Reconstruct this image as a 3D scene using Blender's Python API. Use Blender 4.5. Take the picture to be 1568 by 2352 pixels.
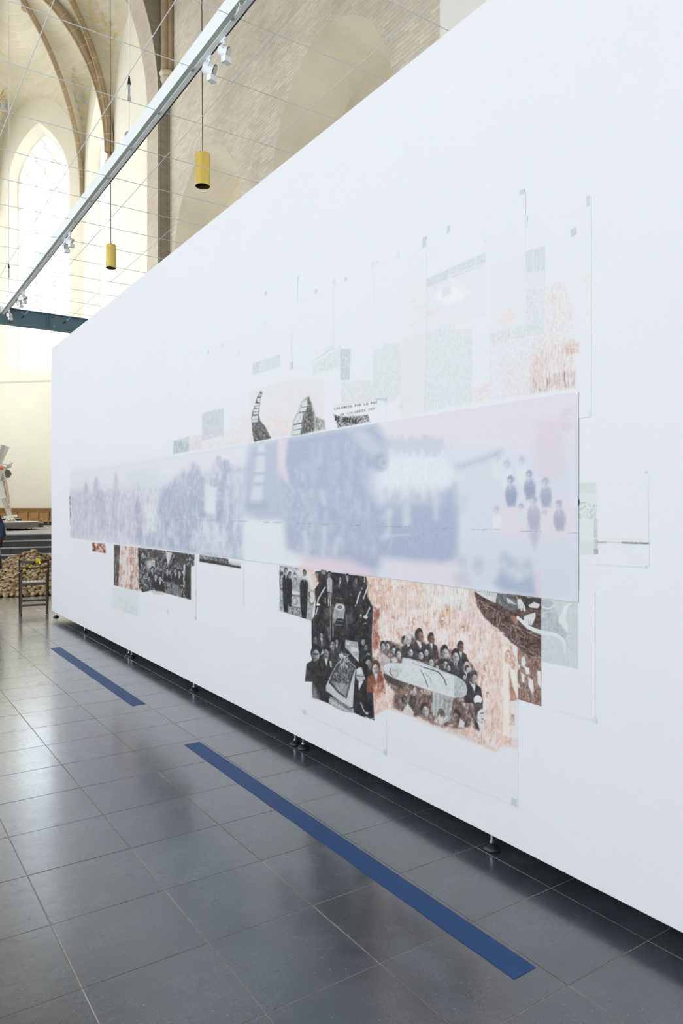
import bpy, bmesh, math, random
import numpy as np
from mathutils import Vector, Matrix

# ------------------------------------------------------------------ camera, sky, light, exposure
for o in list(bpy.data.objects): bpy.data.objects.remove(o, do_unlink=True)
C = bpy.context.scene.collection
SCN = bpy.context.scene
EYE = 1.55; FPX = 1661.0; YAW = math.radians(34.1)
cam_d = bpy.data.cameras.new('camera'); cam = bpy.data.objects.new('camera', cam_d); C.objects.link(cam)
cam.location = (0, 0, EYE); cam.rotation_euler = (math.pi/2, 0, -YAW)
cam_d.sensor_fit = 'HORIZONTAL'; cam_d.sensor_width = 24.0; cam_d.lens = FPX/1568*24.0
cam_d.shift_y = -8/1568; cam_d.clip_start = .05; cam_d.clip_end = 300
SCN.camera = cam
SCN.view_settings.view_transform = 'Standard'; SCN.view_settings.look = 'None'
SCN.view_settings.gamma = 1; SCN.view_settings.use_curve_mapping = False
SCN.view_settings.exposure = -1.28
SCN.cycles.max_bounces = 6; SCN.cycles.diffuse_bounces = 4; SCN.cycles.glossy_bounces = 2; SCN.cycles.transparent_max_bounces = 8
SCN.cycles.use_adaptive_sampling = True; SCN.cycles.adaptive_threshold = .08; SCN.cycles.adaptive_min_samples = 16; SCN.cycles.use_denoising = True; SCN.cycles.sample_clamp_indirect = 8

world = bpy.data.worlds.new('sky'); SCN.world = world; world.use_nodes = True
wb = world.node_tree.nodes['Background']; wb.inputs[0].default_value = (.86, .93, 1.0, 1); wb.inputs[1].default_value = 10.0

def area(name, loc, aim, sx, sy, power, col):
    l = bpy.data.lights.new(name, 'AREA'); l.shape = 'RECTANGLE'; l.size = sx; l.size_y = sy
    l.energy = power; l.color = col
    o = bpy.data.objects.new(name, l); C.objects.link(o); o.location = loc
    o.rotation_euler = (Vector(aim)-Vector(loc)).to_track_quat('-Z', 'Y').to_euler()
    return o
# the tall nave windows (left flank and west front, outside the frame) let the sky in; portals only guide its sampling
def portal(name, loc, aim, sx, sy):
    o = area(name, loc, aim, sx, sy, 1.0, (1, 1, 1)); o.data.cycles.is_portal = True
NAVE_L, NAVE_B = -4.6, -11.0
NAVE_WIN = ((-7.6, 1.75), (-2.6, 1.75), (2.4, 1.75), (7.4, 1.75), (12.4, 1.75), (17.4, 1.75))
for yc, a in NAVE_WIN: portal('nave_portal', (NAVE_L-.45, yc, 4.7), (NAVE_L+5, yc, 4.7), 2*a, 8.8)
portal('west_portal', (1.7, NAVE_B-.45, 5.6), (1.7, NAVE_B+5, 5.6), 5.2, 10.8)

R = random.Random(7)
S, CO = math.sin(YAW), math.cos(YAW)
WALLX = 2.357

# ------------------------------------------------------------------ materials
def new_mat(name):
    m = bpy.data.materials.new(name); m.use_nodes = True
    return m, m.node_tree.nodes, m.node_tree.links, m.node_tree.nodes['Principled BSDF']
def plain(name, col, rough=.5, metal=0.0, spec=.5, var=0.0, scale=8, bump=0.0, bscale=60):
    m, N, L, b = new_mat(name)
    b.inputs['Roughness'].default_value = rough; b.inputs['Metallic'].default_value = metal
    b.inputs['Specular IOR Level'].default_value = spec
    tc = N.new('ShaderNodeTexCoord')
    nz = N.new('ShaderNodeTexNoise'); nz.inputs['Scale'].default_value = scale; nz.inputs['Detail'].default_value = 5
    L.new(tc.outputs['Object'], nz.inputs['Vector'])
    r = N.new('ShaderNodeValToRGB')
    r.color_ramp.elements[0].position = .3; r.color_ramp.elements[1].position = .7
    r.color_ramp.elements[0].color = (*[c*(1-var) for c in col], 1)
    r.color_ramp.elements[1].color = (*[min(1, c*(1+var)) for c in col], 1)
    L.new(nz.outputs['Fac'], r.inputs['Fac']); L.new(r.outputs['Color'], b.inputs['Base Color'])
    if bump:
        n2 = N.new('ShaderNodeTexNoise'); n2.inputs['Scale'].default_value = bscale; L.new(tc.outputs['Object'], n2.inputs['Vector'])
        bp = N.new('ShaderNodeBump'); bp.inputs['Strength'].default_value = bump; bp.inputs['Distance'].default_value = .01
        L.new(n2.outputs['Fac'], bp.inputs['Height']); L.new(bp.outputs['Normal'], b.inputs['Normal'])
    return m

WALLALB = np.array((.635, .633, .64))
M = {}
M['wall_white'] = plain('matt white paint', tuple(WALLALB), .75, var=.006, scale=1.2, spec=.2)
M['cream'] = plain('cream lime plaster', (.82, .77, .64), .9, var=.03, scale=.8, bump=.1, bscale=9, spec=.1)
M['plaster_white'] = plain('white lime plaster', (.86, .84, .78), .9, var=.03, scale=1.5, bump=.3, bscale=12, spec=.1)
M['rib'] = plain('brown sandstone rib', (.40, .30, .185), .85, var=.12, scale=3, bump=.3, bscale=20, spec=.1)
M['rib_joint'] = plain('pale rib mortar', (.66, .58, .44), .9, spec=.1)
M['tracery'] = plain('pale tracery stone', (.90, .89, .86), .85, var=.06, spec=.1)
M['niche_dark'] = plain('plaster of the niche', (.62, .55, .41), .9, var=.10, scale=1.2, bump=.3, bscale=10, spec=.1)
M['steel_white'] = plain('white lacquered steel', (.80, .83, .83), .4)
M['steel_grey'] = plain('grey green lacquered steel', (.42, .45, .40), .5)
M['black'] = plain('black plastic', (.012, .012, .013), .45)
M['white_plastic'] = plain('white plastic', (.80, .81, .83), .35)
M['lens'] = plain('spotlight glass', (.55, .60, .66), .08, spec=.8)
M['chrome'] = plain('zinc plated steel', (.55, .60, .64), .3, metal=.9)
M['wire'] = plain('galvanised wire', (.62, .65, .66), .6)
M['cable'] = plain('dark lamp cable', (.03, .025, .02), .6)
M['brass'] = plain('brushed brass', (.80, .60, .16), .42, metal=.7, var=.05, scale=30)
M['brass_in'] = plain('dark brass inside', (.10, .075, .02), .5, metal=.6)
M['beam'] = plain('blue grey painted steel', (.11, .19, .24), .55, var=.06, scale=2)
M['tape_blue'] = plain('blue floor tape', (.010, .048, .15), .5, spec=.3, var=.03, scale=4)
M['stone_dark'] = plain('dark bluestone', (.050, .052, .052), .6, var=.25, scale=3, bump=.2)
M['stone_top'] = plain('pale stone top', (.34, .33, .31), .6, var=.12, scale=3)  # paler stone for treads, choir tiles and altar step tops
M['mortar'] = plain('grey mortar', (.24, .22, .19), .9, var=.2, scale=20)
M['oak'] = plain('oak panelling', (.42, .23, .075), .5, var=.18, scale=6)
M['oak_dark'] = plain('darker oak frame', (.30, .155, .05), .5, var=.15, scale=6)
M['chair'] = plain('dark stained wood', (.040, .024, .018), .4, var=.15, scale=15)
M['webbing'] = plain('cream seat webbing', (.62, .58, .50), .7, var=.05)
M['yellow'] = plain('yellow barrier tape', (.85, .75, .02), .4)
M['rope'] = plain('pale cord', (.55, .48, .38), .8)
M['podium'] = plain('grey painted podium', (.17, .165, .15), .6)
M['podium_top'] = plain('pale podium top', (.62, .60, .56), .5)
M['silver'] = plain('silver sheet metal', (.62, .61, .58), .35, metal=.5)
M['sheet_white'] = plain('white sheet metal', (.80, .80, .78), .4)
M['copper'] = plain('pale copper sheet', (.66, .46, .33), .4, metal=.3)
M['orange'] = plain('orange red plastic', (.85, .16, .04), .5)
M['pink'] = plain('pink ribbon', (.75, .15, .35), .6)
M['coat'] = plain('dark blue coat cloth', (.022, .040, .075), .8, var=.2, scale=5)
M['trouser'] = plain('dark red patterned leggings', (.13, .018, .025), .8, var=.8, scale=18)
M['shoe'] = plain('dark shoe leather', (.02, .022, .028), .5)
M['skin'] = plain('skin', (.50, .30, .21), .6)
M['hair'] = plain('brown hair', (.05, .028, .015), .7)
M['film_tape'] = plain('grey green adhesive tape', (.47, .50, .49), .6)
M['film_tape_pale'] = plain('pale adhesive tape', (.565, .58, .575), .6)
M['yellow_flower'] = plain('ochre mural paint', (.72, .50, .16), .9)
M['blue_flower'] = plain('grey blue mural paint', (.40, .47, .56), .9)
M['vine'] = plain('faded green mural paint', (.62, .60, .44), .9)

def brick_mat(name, c1, c2, cj, axis, scale=1.0, bumps=.6):
    """faded brickwork; 'axis' gives the horizontal object axis that runs along the wall"""
    m, N, L, b = new_mat(name)
    b.inputs['Roughness'].default_value = .9; b.inputs['Specular IOR Level'].default_value = .1
    tc = N.new('ShaderNodeTexCoord'); sep = N.new('ShaderNodeSeparateXYZ'); L.new(tc.outputs['Object'], sep.inputs[0])
    cb = N.new('ShaderNodeCombineXYZ')
    L.new(sep.outputs[axis], cb.inputs[0]); L.new(sep.outputs[2], cb.inputs[1])
    br = N.new('ShaderNodeTexBrick'); L.new(cb.outputs[0], br.inputs['Vector'])
    br.inputs['Scale'].default_value = 1; br.inputs['Brick Width'].default_value = .27*scale; br.inputs['Row Height'].default_value = .085*scale
    br.inputs['Mortar Size'].default_value = .010; br.inputs['Mortar Smooth'].default_value = .6; br.inputs['Bias'].default_value = 0
    br.inputs['Color1'].default_value = (*c1, 1); br.inputs['Color2'].default_value = (*c2, 1); br.inputs['Mortar'].default_value = (*cj, 1)
    nz = N.new('ShaderNodeTexNoise'); nz.inputs['Scale'].default_value = .5; nz.inputs['Detail'].default_value = 6
    L.new(tc.outputs['Object'], nz.inputs['Vector'])
    mp = N.new('ShaderNodeMapRange'); mp.inputs[1].default_value = .3; mp.inputs[2].default_value = .7; mp.inputs[3].default_value = .88; mp.inputs[4].default_value = 1.1
    L.new(nz.outputs['Fac'], mp.inputs[0])
    mx = N.new('ShaderNodeMix'); mx.data_type = 'RGBA'; mx.blend_type = 'MULTIPLY'; mx.inputs[0].default_value = 1
    L.new(br.outputs['Color'], mx.inputs[6]); L.new(mp.outputs[0], mx.inputs[7]); L.new(mx.outputs[2], b.inputs['Base Color'])
    n3 = N.new('ShaderNodeTexNoise'); n3.inputs['Scale'].default_value = 7; n3.inputs['Detail'].default_value = 6; L.new(cb.outputs[0], n3.inputs['Vector'])
    ad = N.new('ShaderNodeMath'); ad.operation = 'SUBTRACT'; L.new(n3.outputs['Fac'], ad.inputs[0])
    mj = N.new('ShaderNodeMath'); mj.operation = 'MULTIPLY'; mj.inputs[1].default_value = .5; L.new(br.outputs['Fac'], mj.inputs[0]); L.new(mj.outputs[0], ad.inputs[1])
    bp = N.new('ShaderNodeBump'); bp.inputs['Strength'].default_value = bumps; bp.inputs['Distance'].default_value = .05
    L.new(ad.outputs[0], bp.inputs['Height']); L.new(bp.outputs['Normal'], b.inputs['Normal'])
    return m
M['brick_nave'] = brick_mat('limewashed brick of the nave', (.74, .66, .53), (.62, .54, .43), (.76, .68, .55), 1, bumps=.75)
M['brick_arch'] = brick_mat('limewashed brick of the arch', (.60, .51, .40), (.52, .44, .34), (.64, .56, .45), 1)
M['brick_front_shaded'] = brick_mat('brick of the arch face darkened as shade', (.34, .29, .22), (.28, .24, .19), (.38, .33, .26), 0)  # face turned from the apse windows: its shade is put into the colour
M['brick_vault'] = brick_mat('cream brick of the vault', (.72, .65, .50), (.66, .59, .44), (.75, .68, .54), 0, bumps=.5)

def stone_mat(name, pits):
    m, N, L, b = new_mat(name)
    tc = N.new('ShaderNodeTexCoord'); oi = N.new('ShaderNodeObjectInfo'); gi = N.new('ShaderNodeNewGeometry')
    geo = gi.outputs['Position']
    n1 = N.new('ShaderNodeTexNoise'); n1.inputs['Scale'].default_value = 3.5; n1.inputs['Detail'].default_value = 9; n1.inputs['Roughness'].default_value = .65
    L.new(geo, n1.inputs['Vector'])
    rmp = N.new('ShaderNodeValToRGB'); rmp.color_ramp.elements[0].position = .30; rmp.color_ramp.elements[1].position = .72
    rmp.color_ramp.elements[0].color = (.020, .027, .036, 1); rmp.color_ramp.elements[1].color = (.066, .076, .090, 1)
    L.new(n1.outputs['Fac'], rmp.inputs['Fac'])
    sm = N.new('ShaderNodeMath'); sm.operation = 'ADD'; L.new(oi.outputs['Random'], sm.inputs[0]); L.new(gi.outputs['Random Per Island'], sm.inputs[1])
    fr = N.new('ShaderNodeMath'); fr.operation = 'FRACT'; L.new(sm.outputs[0], fr.inputs[0])
    mr = N.new('ShaderNodeMapRange'); mr.inputs[3].default_value = .86; mr.inputs[4].default_value = 1.14; L.new(fr.outputs[0], mr.inputs[0])
    mx = N.new('ShaderNodeMix'); mx.data_type = 'RGBA'; mx.blend_type = 'MULTIPLY'; mx.inputs[0].default_value = 1
    L.new(rmp.outputs['Color'], mx.inputs[6]); L.new(mr.outputs[0], mx.inputs[7])
    # fine speckle
    n2 = N.new('ShaderNodeTexNoise'); n2.inputs['Scale'].default_value = 160; n2.inputs['Detail'].default_value = 3; L.new(geo, n2.inputs['Vector'])
    m2 = N.new('ShaderNodeMapRange'); m2.inputs[1].default_value = .35; m2.inputs[2].default_value = .68; m2.inputs[3].default_value = .72; m2.inputs[4].default_value = 1.35; L.new(n2.outputs['Fac'], m2.inputs[0])
    mx2 = N.new('ShaderNodeMix'); mx2.data_type = 'RGBA'; mx2.blend_type = 'MULTIPLY'; mx2.inputs[0].default_value = 1
    L.new(mx.outputs[2], mx2.inputs[6]); L.new(m2.outputs[0], mx2.inputs[7])
    # pale lime stains
    n4 = N.new('ShaderNodeTexNoise'); n4.inputs['Scale'].default_value = 1.7; n4.inputs['Detail'].default_value = 12; n4.inputs['Roughness'].default_value = .7; L.new(geo, n4.inputs['Vector'])
    r4 = N.new('ShaderNodeValToRGB'); r4.color_ramp.elements[0].position = .665; r4.color_ramp.elements[1].position = .75
    L.new(n4.outputs['Fac'], r4.inputs['Fac'])
    mx3 = N.new('ShaderNodeMix'); mx3.data_type = 'RGBA'; mx3.inputs[7].default_value = (.22, .21, .19, 1)
    L.new(r4.outputs['Color'], mx3.inputs[0]); L.new(mx2.outputs[2], mx3.inputs[6])
    # tiny white flecks
    vo = N.new('ShaderNodeTexVoronoi'); vo.inputs['Scale'].default_value = 26; L.new(geo, vo.inputs['Vector'])
    r5 = N.new('ShaderNodeValToRGB'); r5.color_ramp.elements[0].position = .04; r5.color_ramp.elements[0].color = (1, 1, 1, 1); r5.color_ramp.elements[1].position = .07; r5.color_ramp.elements[1].color = (0, 0, 0, 1)
    L.new(vo.outputs['Distance'], r5.inputs['Fac'])
    mf = N.new('ShaderNodeMath'); mf.operation = 'MULTIPLY'; mf.inputs[1].default_value = .5; L.new(r5.outputs['Color'], mf.inputs[0])
    mx4 = N.new('ShaderNodeMix'); mx4.data_type = 'RGBA'; mx4.inputs[7].default_value = (.34, .34, .34, 1)
    L.new(mf.outputs[0], mx4.inputs[0]); L.new(mx3.outputs[2], mx4.inputs[6]); L.new(mx4.outputs[2], b.inputs['Base Color'])
    rr = N.new('ShaderNodeMapRange'); rr.inputs[1].default_value = .3; rr.inputs[2].default_value = .7; rr.inputs[3].default_value = .20; rr.inputs[4].default_value = .32
    L.new(n1.outputs['Fac'], rr.inputs[0]); L.new(rr.outputs[0], b.inputs['Roughness'])
    b.inputs['Specular IOR Level'].default_value = .75; b.inputs['Coat Weight'].default_value = .95; b.inputs['Coat Roughness'].default_value = .17
    h = N.new('ShaderNodeTexNoise'); h.inputs['Scale'].default_value = 14; h.inputs['Detail'].default_value = 6; L.new(geo, h.inputs['Vector'])
    bp = N.new('ShaderNodeBump'); bp.inputs['Strength'].default_value = .22; bp.inputs['Distance'].default_value = .006; L.new(h.outputs['Fac'], bp.inputs['Height'])
    nrm = bp.outputs['Normal']
    if pits:
        mpn = N.new('ShaderNodeMapping'); mpn.inputs['Scale'].default_value = (1.0, 2.0, 1); L.new(geo, mpn.inputs['Vector'])
        p = N.new('ShaderNodeTexNoise'); p.inputs['Scale'].default_value = 24; p.inputs['Detail'].default_value = 2; L.new(mpn.outputs[0], p.inputs['Vector'])
        pr = N.new('ShaderNodeValToRGB'); pr.color_ramp.elements[0].position = .66; pr.color_ramp.elements[0].color = (1, 1, 1, 1); pr.color_ramp.elements[1].position = .69; pr.color_ramp.elements[1].color = (0, 0, 0, 1)
        L.new(p.outputs['Fac'], pr.inputs['Fac'])
        b2 = N.new('ShaderNodeBump'); b2.inputs['Strength'].default_value = 1; b2.inputs['Distance'].default_value = .012
        L.new(pr.outputs['Color'], b2.inputs['Height']); L.new(nrm, b2.inputs['Normal']); nrm = b2.outputs['Normal']
    L.new(nrm, b.inputs['Normal'])
    return m
M['tile'] = stone_mat('worn bluestone', False)
M['tile_pit'] = stone_mat('pitted bluestone', True)

def potato_mat():
    m, N, L, b = new_mat('dusty potato skin')
    tc = N.new('ShaderNodeTexCoord'); oi = N.new('ShaderNodeObjectInfo'); gi = N.new('ShaderNodeNewGeometry')
    sm = N.new('ShaderNodeMath'); sm.operation = 'ADD'; L.new(oi.outputs['Random'], sm.inputs[0]); L.new(gi.outputs['Random Per Island'], sm.inputs[1])
    fr = N.new('ShaderNodeMath'); fr.operation = 'FRACT'; L.new(sm.outputs[0], fr.inputs[0])
    r = N.new('ShaderNodeValToRGB'); r.color_ramp.elements[0].color = (.22, .15, .08, 1); r.color_ramp.elements[1].color = (.55, .40, .22, 1)
    e = r.color_ramp.elements.new(.5); e.color = (.38, .27, .14, 1); L.new(fr.outputs[0], r.inputs['Fac'])
    nz = N.new('ShaderNodeTexNoise'); nz.inputs['Scale'].default_value = 22; L.new(gi.outputs['Position'], nz.inputs['Vector'])
    mr = N.new('ShaderNodeMapRange'); mr.inputs[1].default_value = .3; mr.inputs[2].default_value = .7; mr.inputs[3].default_value = .7; mr.inputs[4].default_value = 1.2; L.new(nz.outputs['Fac'], mr.inputs[0])
    mx = N.new('ShaderNodeMix'); mx.data_type = 'RGBA'; mx.blend_type = 'MULTIPLY'; mx.inputs[0].default_value = 1
    L.new(r.outputs['Color'], mx.inputs[6]); L.new(mr.outputs[0], mx.inputs[7]); L.new(mx.outputs[2], b.inputs['Base Color'])
    b.inputs['Roughness'].default_value = .85
    return m
M['potato'] = potato_mat()

def glass_mat():
    m, N, L, b = new_mat('window glass')
    t = N.new('ShaderNodeBsdfTransparent'); t.inputs[0].default_value = (.97, .98, 1, 1)
    g = N.new('ShaderNodeBsdfGlossy'); g.inputs['Roughness'].default_value = .1
    mx = N.new('ShaderNodeMixShader'); mx.inputs[0].default_value = .05
    L.new(t.outputs[0], mx.inputs[1]); L.new(g.outputs[0], mx.inputs[2]); L.new(mx.outputs[0], N['Material Output'].inputs['Surface'])
    return m
M['glass'] = glass_mat()

def print_mat(name, rough):
    m, N, L, b = new_mat(name)
    a = N.new('ShaderNodeVertexColor'); a.layer_name = 'drawing'
    L.new(a.outputs['Color'], b.inputs['Base Color']); b.inputs['Roughness'].default_value = rough; b.inputs['Specular IOR Level'].default_value = .25
    return m
M['print'] = print_mat('pencil and paint on drafting film', .6)
M['frost'] = print_mat('frosted printed film', .45)

# ------------------------------------------------------------------ mesh helpers
def obj(name, bm, m, parent=None, smooth=False, loc=None):
    me = bpy.data.meshes.new(name)
    bmesh.ops.recalc_face_normals(bm, faces=bm.faces[:])
    bm.to_mesh(me); bm.free()
    if smooth: me.polygons.foreach_set('use_smooth', [True]*len(me.polygons))
    me.materials.append(m if not isinstance(m, str) else M[m])
    o = bpy.data.objects.new(name, me); C.objects.link(o)
    if parent: o.parent = parent
    if loc: o.location = loc
    return o
def tag(o, label, cat, group=None, kind=None):
    o['label'] = label; o['category'] = cat
    if group: o['group'] = group
    if kind: o['kind'] = kind
    return o
def struct(o): o['kind'] = 'structure'; return o
def thing(name, label, cat, loc=(0, 0, 0), rz=0, group=None):
    o = bpy.data.objects.new(name, None); C.objects.link(o); o.location = loc; o.rotation_euler = (0, 0, rz)
    return tag(o, label, cat, group)
def BM(): return bmesh.new()
def box(bm, x0, x1, y0, y1, z0, z1, mat=None, bev=0):
    vs = [bm.verts.new(v) for v in ((x0,y0,z0),(x1,y0,z0),(x1,y1,z0),(x0,y1,z0),(x0,y0,z1),(x1,y0,z1),(x1,y1,z1),(x0,y1,z1))]
    fs = [bm.faces.new([vs[i] for i in q]) for q in ((3,2,1,0),(4,5,6,7),(0,1,5,4),(1,2,6,5),(2,3,7,6),(3,0,4,7))]
    if bev:
        es = list({e for f in fs for e in f.edges})
        r = bmesh.ops.bevel(bm, geom=es, offset=bev, segments=1, affect='EDGES')
        vs = list({v for f in r['faces'] for v in f.verts} | {v for v in vs if v.is_valid})
    if mat is not None:
        for v in vs: v.co = mat @ v.co
    return vs
def cyl(bm, p0, p1, r0, r1=None, n=16, caps=True):
    r1 = r0 if r1 is None else r1
    p0, p1 = Vector(p0), Vector(p1); d = (p1-p0).normalized()
    a = d.orthogonal().normalized(); b = d.cross(a)
    A, B = [], []
    for i in range(n):
        t = 2*math.pi*i/n; q = a*math.cos(t)+b*math.sin(t)
        A.append(bm.verts.new(p0+q*r0)); B.append(bm.verts.new(p1+q*r1))
    for i in range(n): bm.faces.new((A[i], A[(i+1) % n], B[(i+1) % n], B[i]))
    if caps: bm.faces.new(A[::-1]); bm.faces.new(B)
def tube(bm, pts, r, n=8, prof=None):
    """swept tube; r number or list"""
    pts = [Vector(p) for p in pts]; rings = []
    for i, p in enumerate(pts):
        d = (pts[min(i+1, len(pts)-1)]-pts[max(i-1, 0)]).normalized()
        up = Vector((0, 0, 1)) if abs(d.z) < .95 else Vector((0, 1, 0))
        a = d.cross(up).normalized(); b = a.cross(d)
        rr = r[i] if isinstance(r, (list, tuple)) else r
        rings.append([bm.verts.new(p+(a*math.cos(2*math.pi*k/n)+b*math.sin(2*math.pi*k/n))*rr) for k in range(n)])
    for A, B in zip(rings, rings[1:]):
        for i in range(n): bm.faces.new((A[i], A[(i+1) % n], B[(i+1) % n], B[i]))
    bm.faces.new(rings[0][::-1]); bm.faces.new(rings[-1])
def lathe(bm, prof, cx=0, cy=0, n=24):
    rings = [[bm.verts.new((cx+r*math.cos(2*math.pi*k/n), cy+r*math.sin(2*math.pi*k/n), z)) for k in range(n)] for r, z in prof]
    for A, B in zip(rings, rings[1:]):
        for i in range(n): bm.faces.new((A[i], A[(i+1) % n], B[(i+1) % n], B[i]))
    bm.faces.new(rings[0][::-1]); bm.faces.new(rings[-1])
def px_ray(px): # ratio X/Y of the vertical plane seen at column px, from the survey of the photograph
    t = (px-784)/FPX
    return (S+t*CO)/(CO-t*S)

# ------------------------------------------------------------------ floor
X0, DX, Y0, DY = .614-5*.4375, .4375, 1.533-10*.434, .434
def tile_mesh(seed, gap=.0016):
    r = random.Random(seed); bm = BM()
    hx, hy = DX/2-gap, DY/2-gap; c = .0010
    def ring(dx, z): return [bm.verts.new((sx*(hx-dx)+r.uniform(-.0007, .0007), sy*(hy-dx)+r.uniform(-.0007, .0007), z)) for sx, sy in ((-1,-1),(1,-1),(1,1),(-1,1))]
    a = ring(0, -.03); b_ = ring(0, -c); t = ring(c, 0)
    for A, B in ((a, b_), (b_, t)):
        for i in range(4): bm.faces.new((A[i], A[(i+1) % 4], B[(i+1) % 4], B[i]))
    bm.faces.new(t)
    return bm
floor = struct(obj('floor', (lambda b: (box(b, -6, 13, -12, 21.4, -.12, -.0014), b)[1])(BM()), 'mortar'))
variants = []
for k in range(4):
    o = obj('floor_tile', tile_mesh(k), 'tile', floor); variants.append(o)
pit = obj('floor_tile', tile_mesh(9), 'tile_pit', floor)
bulk = BM(); used = set(); pused = False; cnt = 0
for i in range(0, 24):
    for j in range(0, 55):
        x = X0+(i+.5)*DX; y = Y0+(j+.5)*DY
        if x < -3.0 or y < -.7 or y > 20.2 or x > 7.9: continue
        inview = px_ray(-60) < x/max(y, .01) < px_ray(1640) and .3 < x < 2.95 and .4 < y < 12.2 and y > 1.0
        tz = R.uniform(-.0003, .0003); tx, ty = R.uniform(-.0009, .0009), R.uniform(-.0009, .0009)
        if inview:
            isp = (abs(x-.833) < .1 and abs(y-3.05) < .15) or (abs(x-.395) < .1 and 2.0 < y < 3.1)
            if isp:
                src = pit
                if pused: src = pit.copy(); C.objects.link(src)
                pused = True
            else:
                k = R.randrange(4); src = variants[k]
                if k in used: src = variants[k].copy(); C.objects.link(src)
                used.add(k)
            src.location = (x, y, tz); src.rotation_euler = (tx, ty, 0); cnt += 1
        else:
            hx, hy = DX/2-.003, DY/2-.003
            c4 = [bulk.verts.new((x+sx*hx, y+sy*hy, tz+sx*hx*-ty+sy*hy*tx)) for sx, sy in ((-1,-1),(1,-1),(1,1),(-1,1))]
            d4 = [bulk.verts.new(v.co-Vector((0, 0, .012))) for v in c4]
            bulk.faces.new(c4)
            for q in range(4): bulk.faces.new((d4[q], d4[(q+1) % 4], c4[(q+1) % 4], c4[q]))
bo = obj('floor_tile_field', bulk, 'tile', floor); bo['kind'] = 'stuff'

# blue floor tape
for (xa, xb, ya, yb, lab) in ((1.804, 1.912, 1.652, 4.503, 'wide blue tape strip on the stone floor, the longer-looking one near the camera'),
                              (1.822, 1.930, 5.62, 8.45, 'blue tape strip on the stone floor further along, fading into the glare')):
    bm = BM(); n = 24
    rows = []
    for i in range(n+1):
        y = ya+(yb-ya)*i/n; w = .0012*math.sin(i*1.7)
        rows.append([bm.verts.new((xa+w, y, .0016)), bm.verts.new((xb+w*.6, y+(.004 if i in (0, n) else 0), .0016)), bm.verts.new((xb+w*.6, y, .0004)), bm.verts.new((xa+w, y, .0004))])
    for A, B in zip(rows, rows[1:]):
        for q in range(4): bm.faces.new((A[q], A[(q+1) % 4], B[(q+1) % 4], B[q]))
    bm.faces.new(rows[0]); bm.faces.new(rows[-1][::-1])
    tag(obj('floor_tape', bm, 'tape_blue'), lab, 'tape', 'blue distance tapes on the floor')

# ------------------------------------------------------------------ free-standing exhibition wall
ZB, ZT = .093, 3.83
wall = thing('exhibition_wall', 'long white free-standing display wall raised on small black adjustable feet', 'display wall', (WALLX, 4.6, 0))
YN, YF = -1.6, 10.86
bm = BM(); box(bm, 0, .80, YN-4.6, YF-4.6, ZB, ZT, bev=.004); obj('panel_body', bm, 'wall_white', wall)  # unseen depth, widened so the floor gap beneath stays dark
def foot(y, x=.052):
    bm = BM(); lathe(bm, [(.036, 0), (.040, .004), (.039, .010), (.030, .020), (.016, .027), (.012, .031)], n=20)
    f_ = obj('levelling_foot', bm, 'black', wall, smooth=True, loc=(x, y-4.6, 0))
    bm = BM(); cyl(bm, (0, 0, .030), (0, 0, ZB+.003), .0058, n=10); cyl(bm, (0, 0, .031), (0, 0, .040), .010, n=6)
    obj('threaded_rod', bm, 'chrome', f_)
for y in (.6, .70, 2.34, 4.00, 4.10, 5.80, 7.45, 7.54, 9.28, 10.80): foot(y)
for y in (.65, 4.05):
    bm = BM(); lathe(bm, [(.040, 0), (.039, .010), (.016, .027), (.012, ZB+.003)], n=12); obj('levelling_foot', bm, 'black', wall, loc=(.74, y-4.6, 0))

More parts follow.
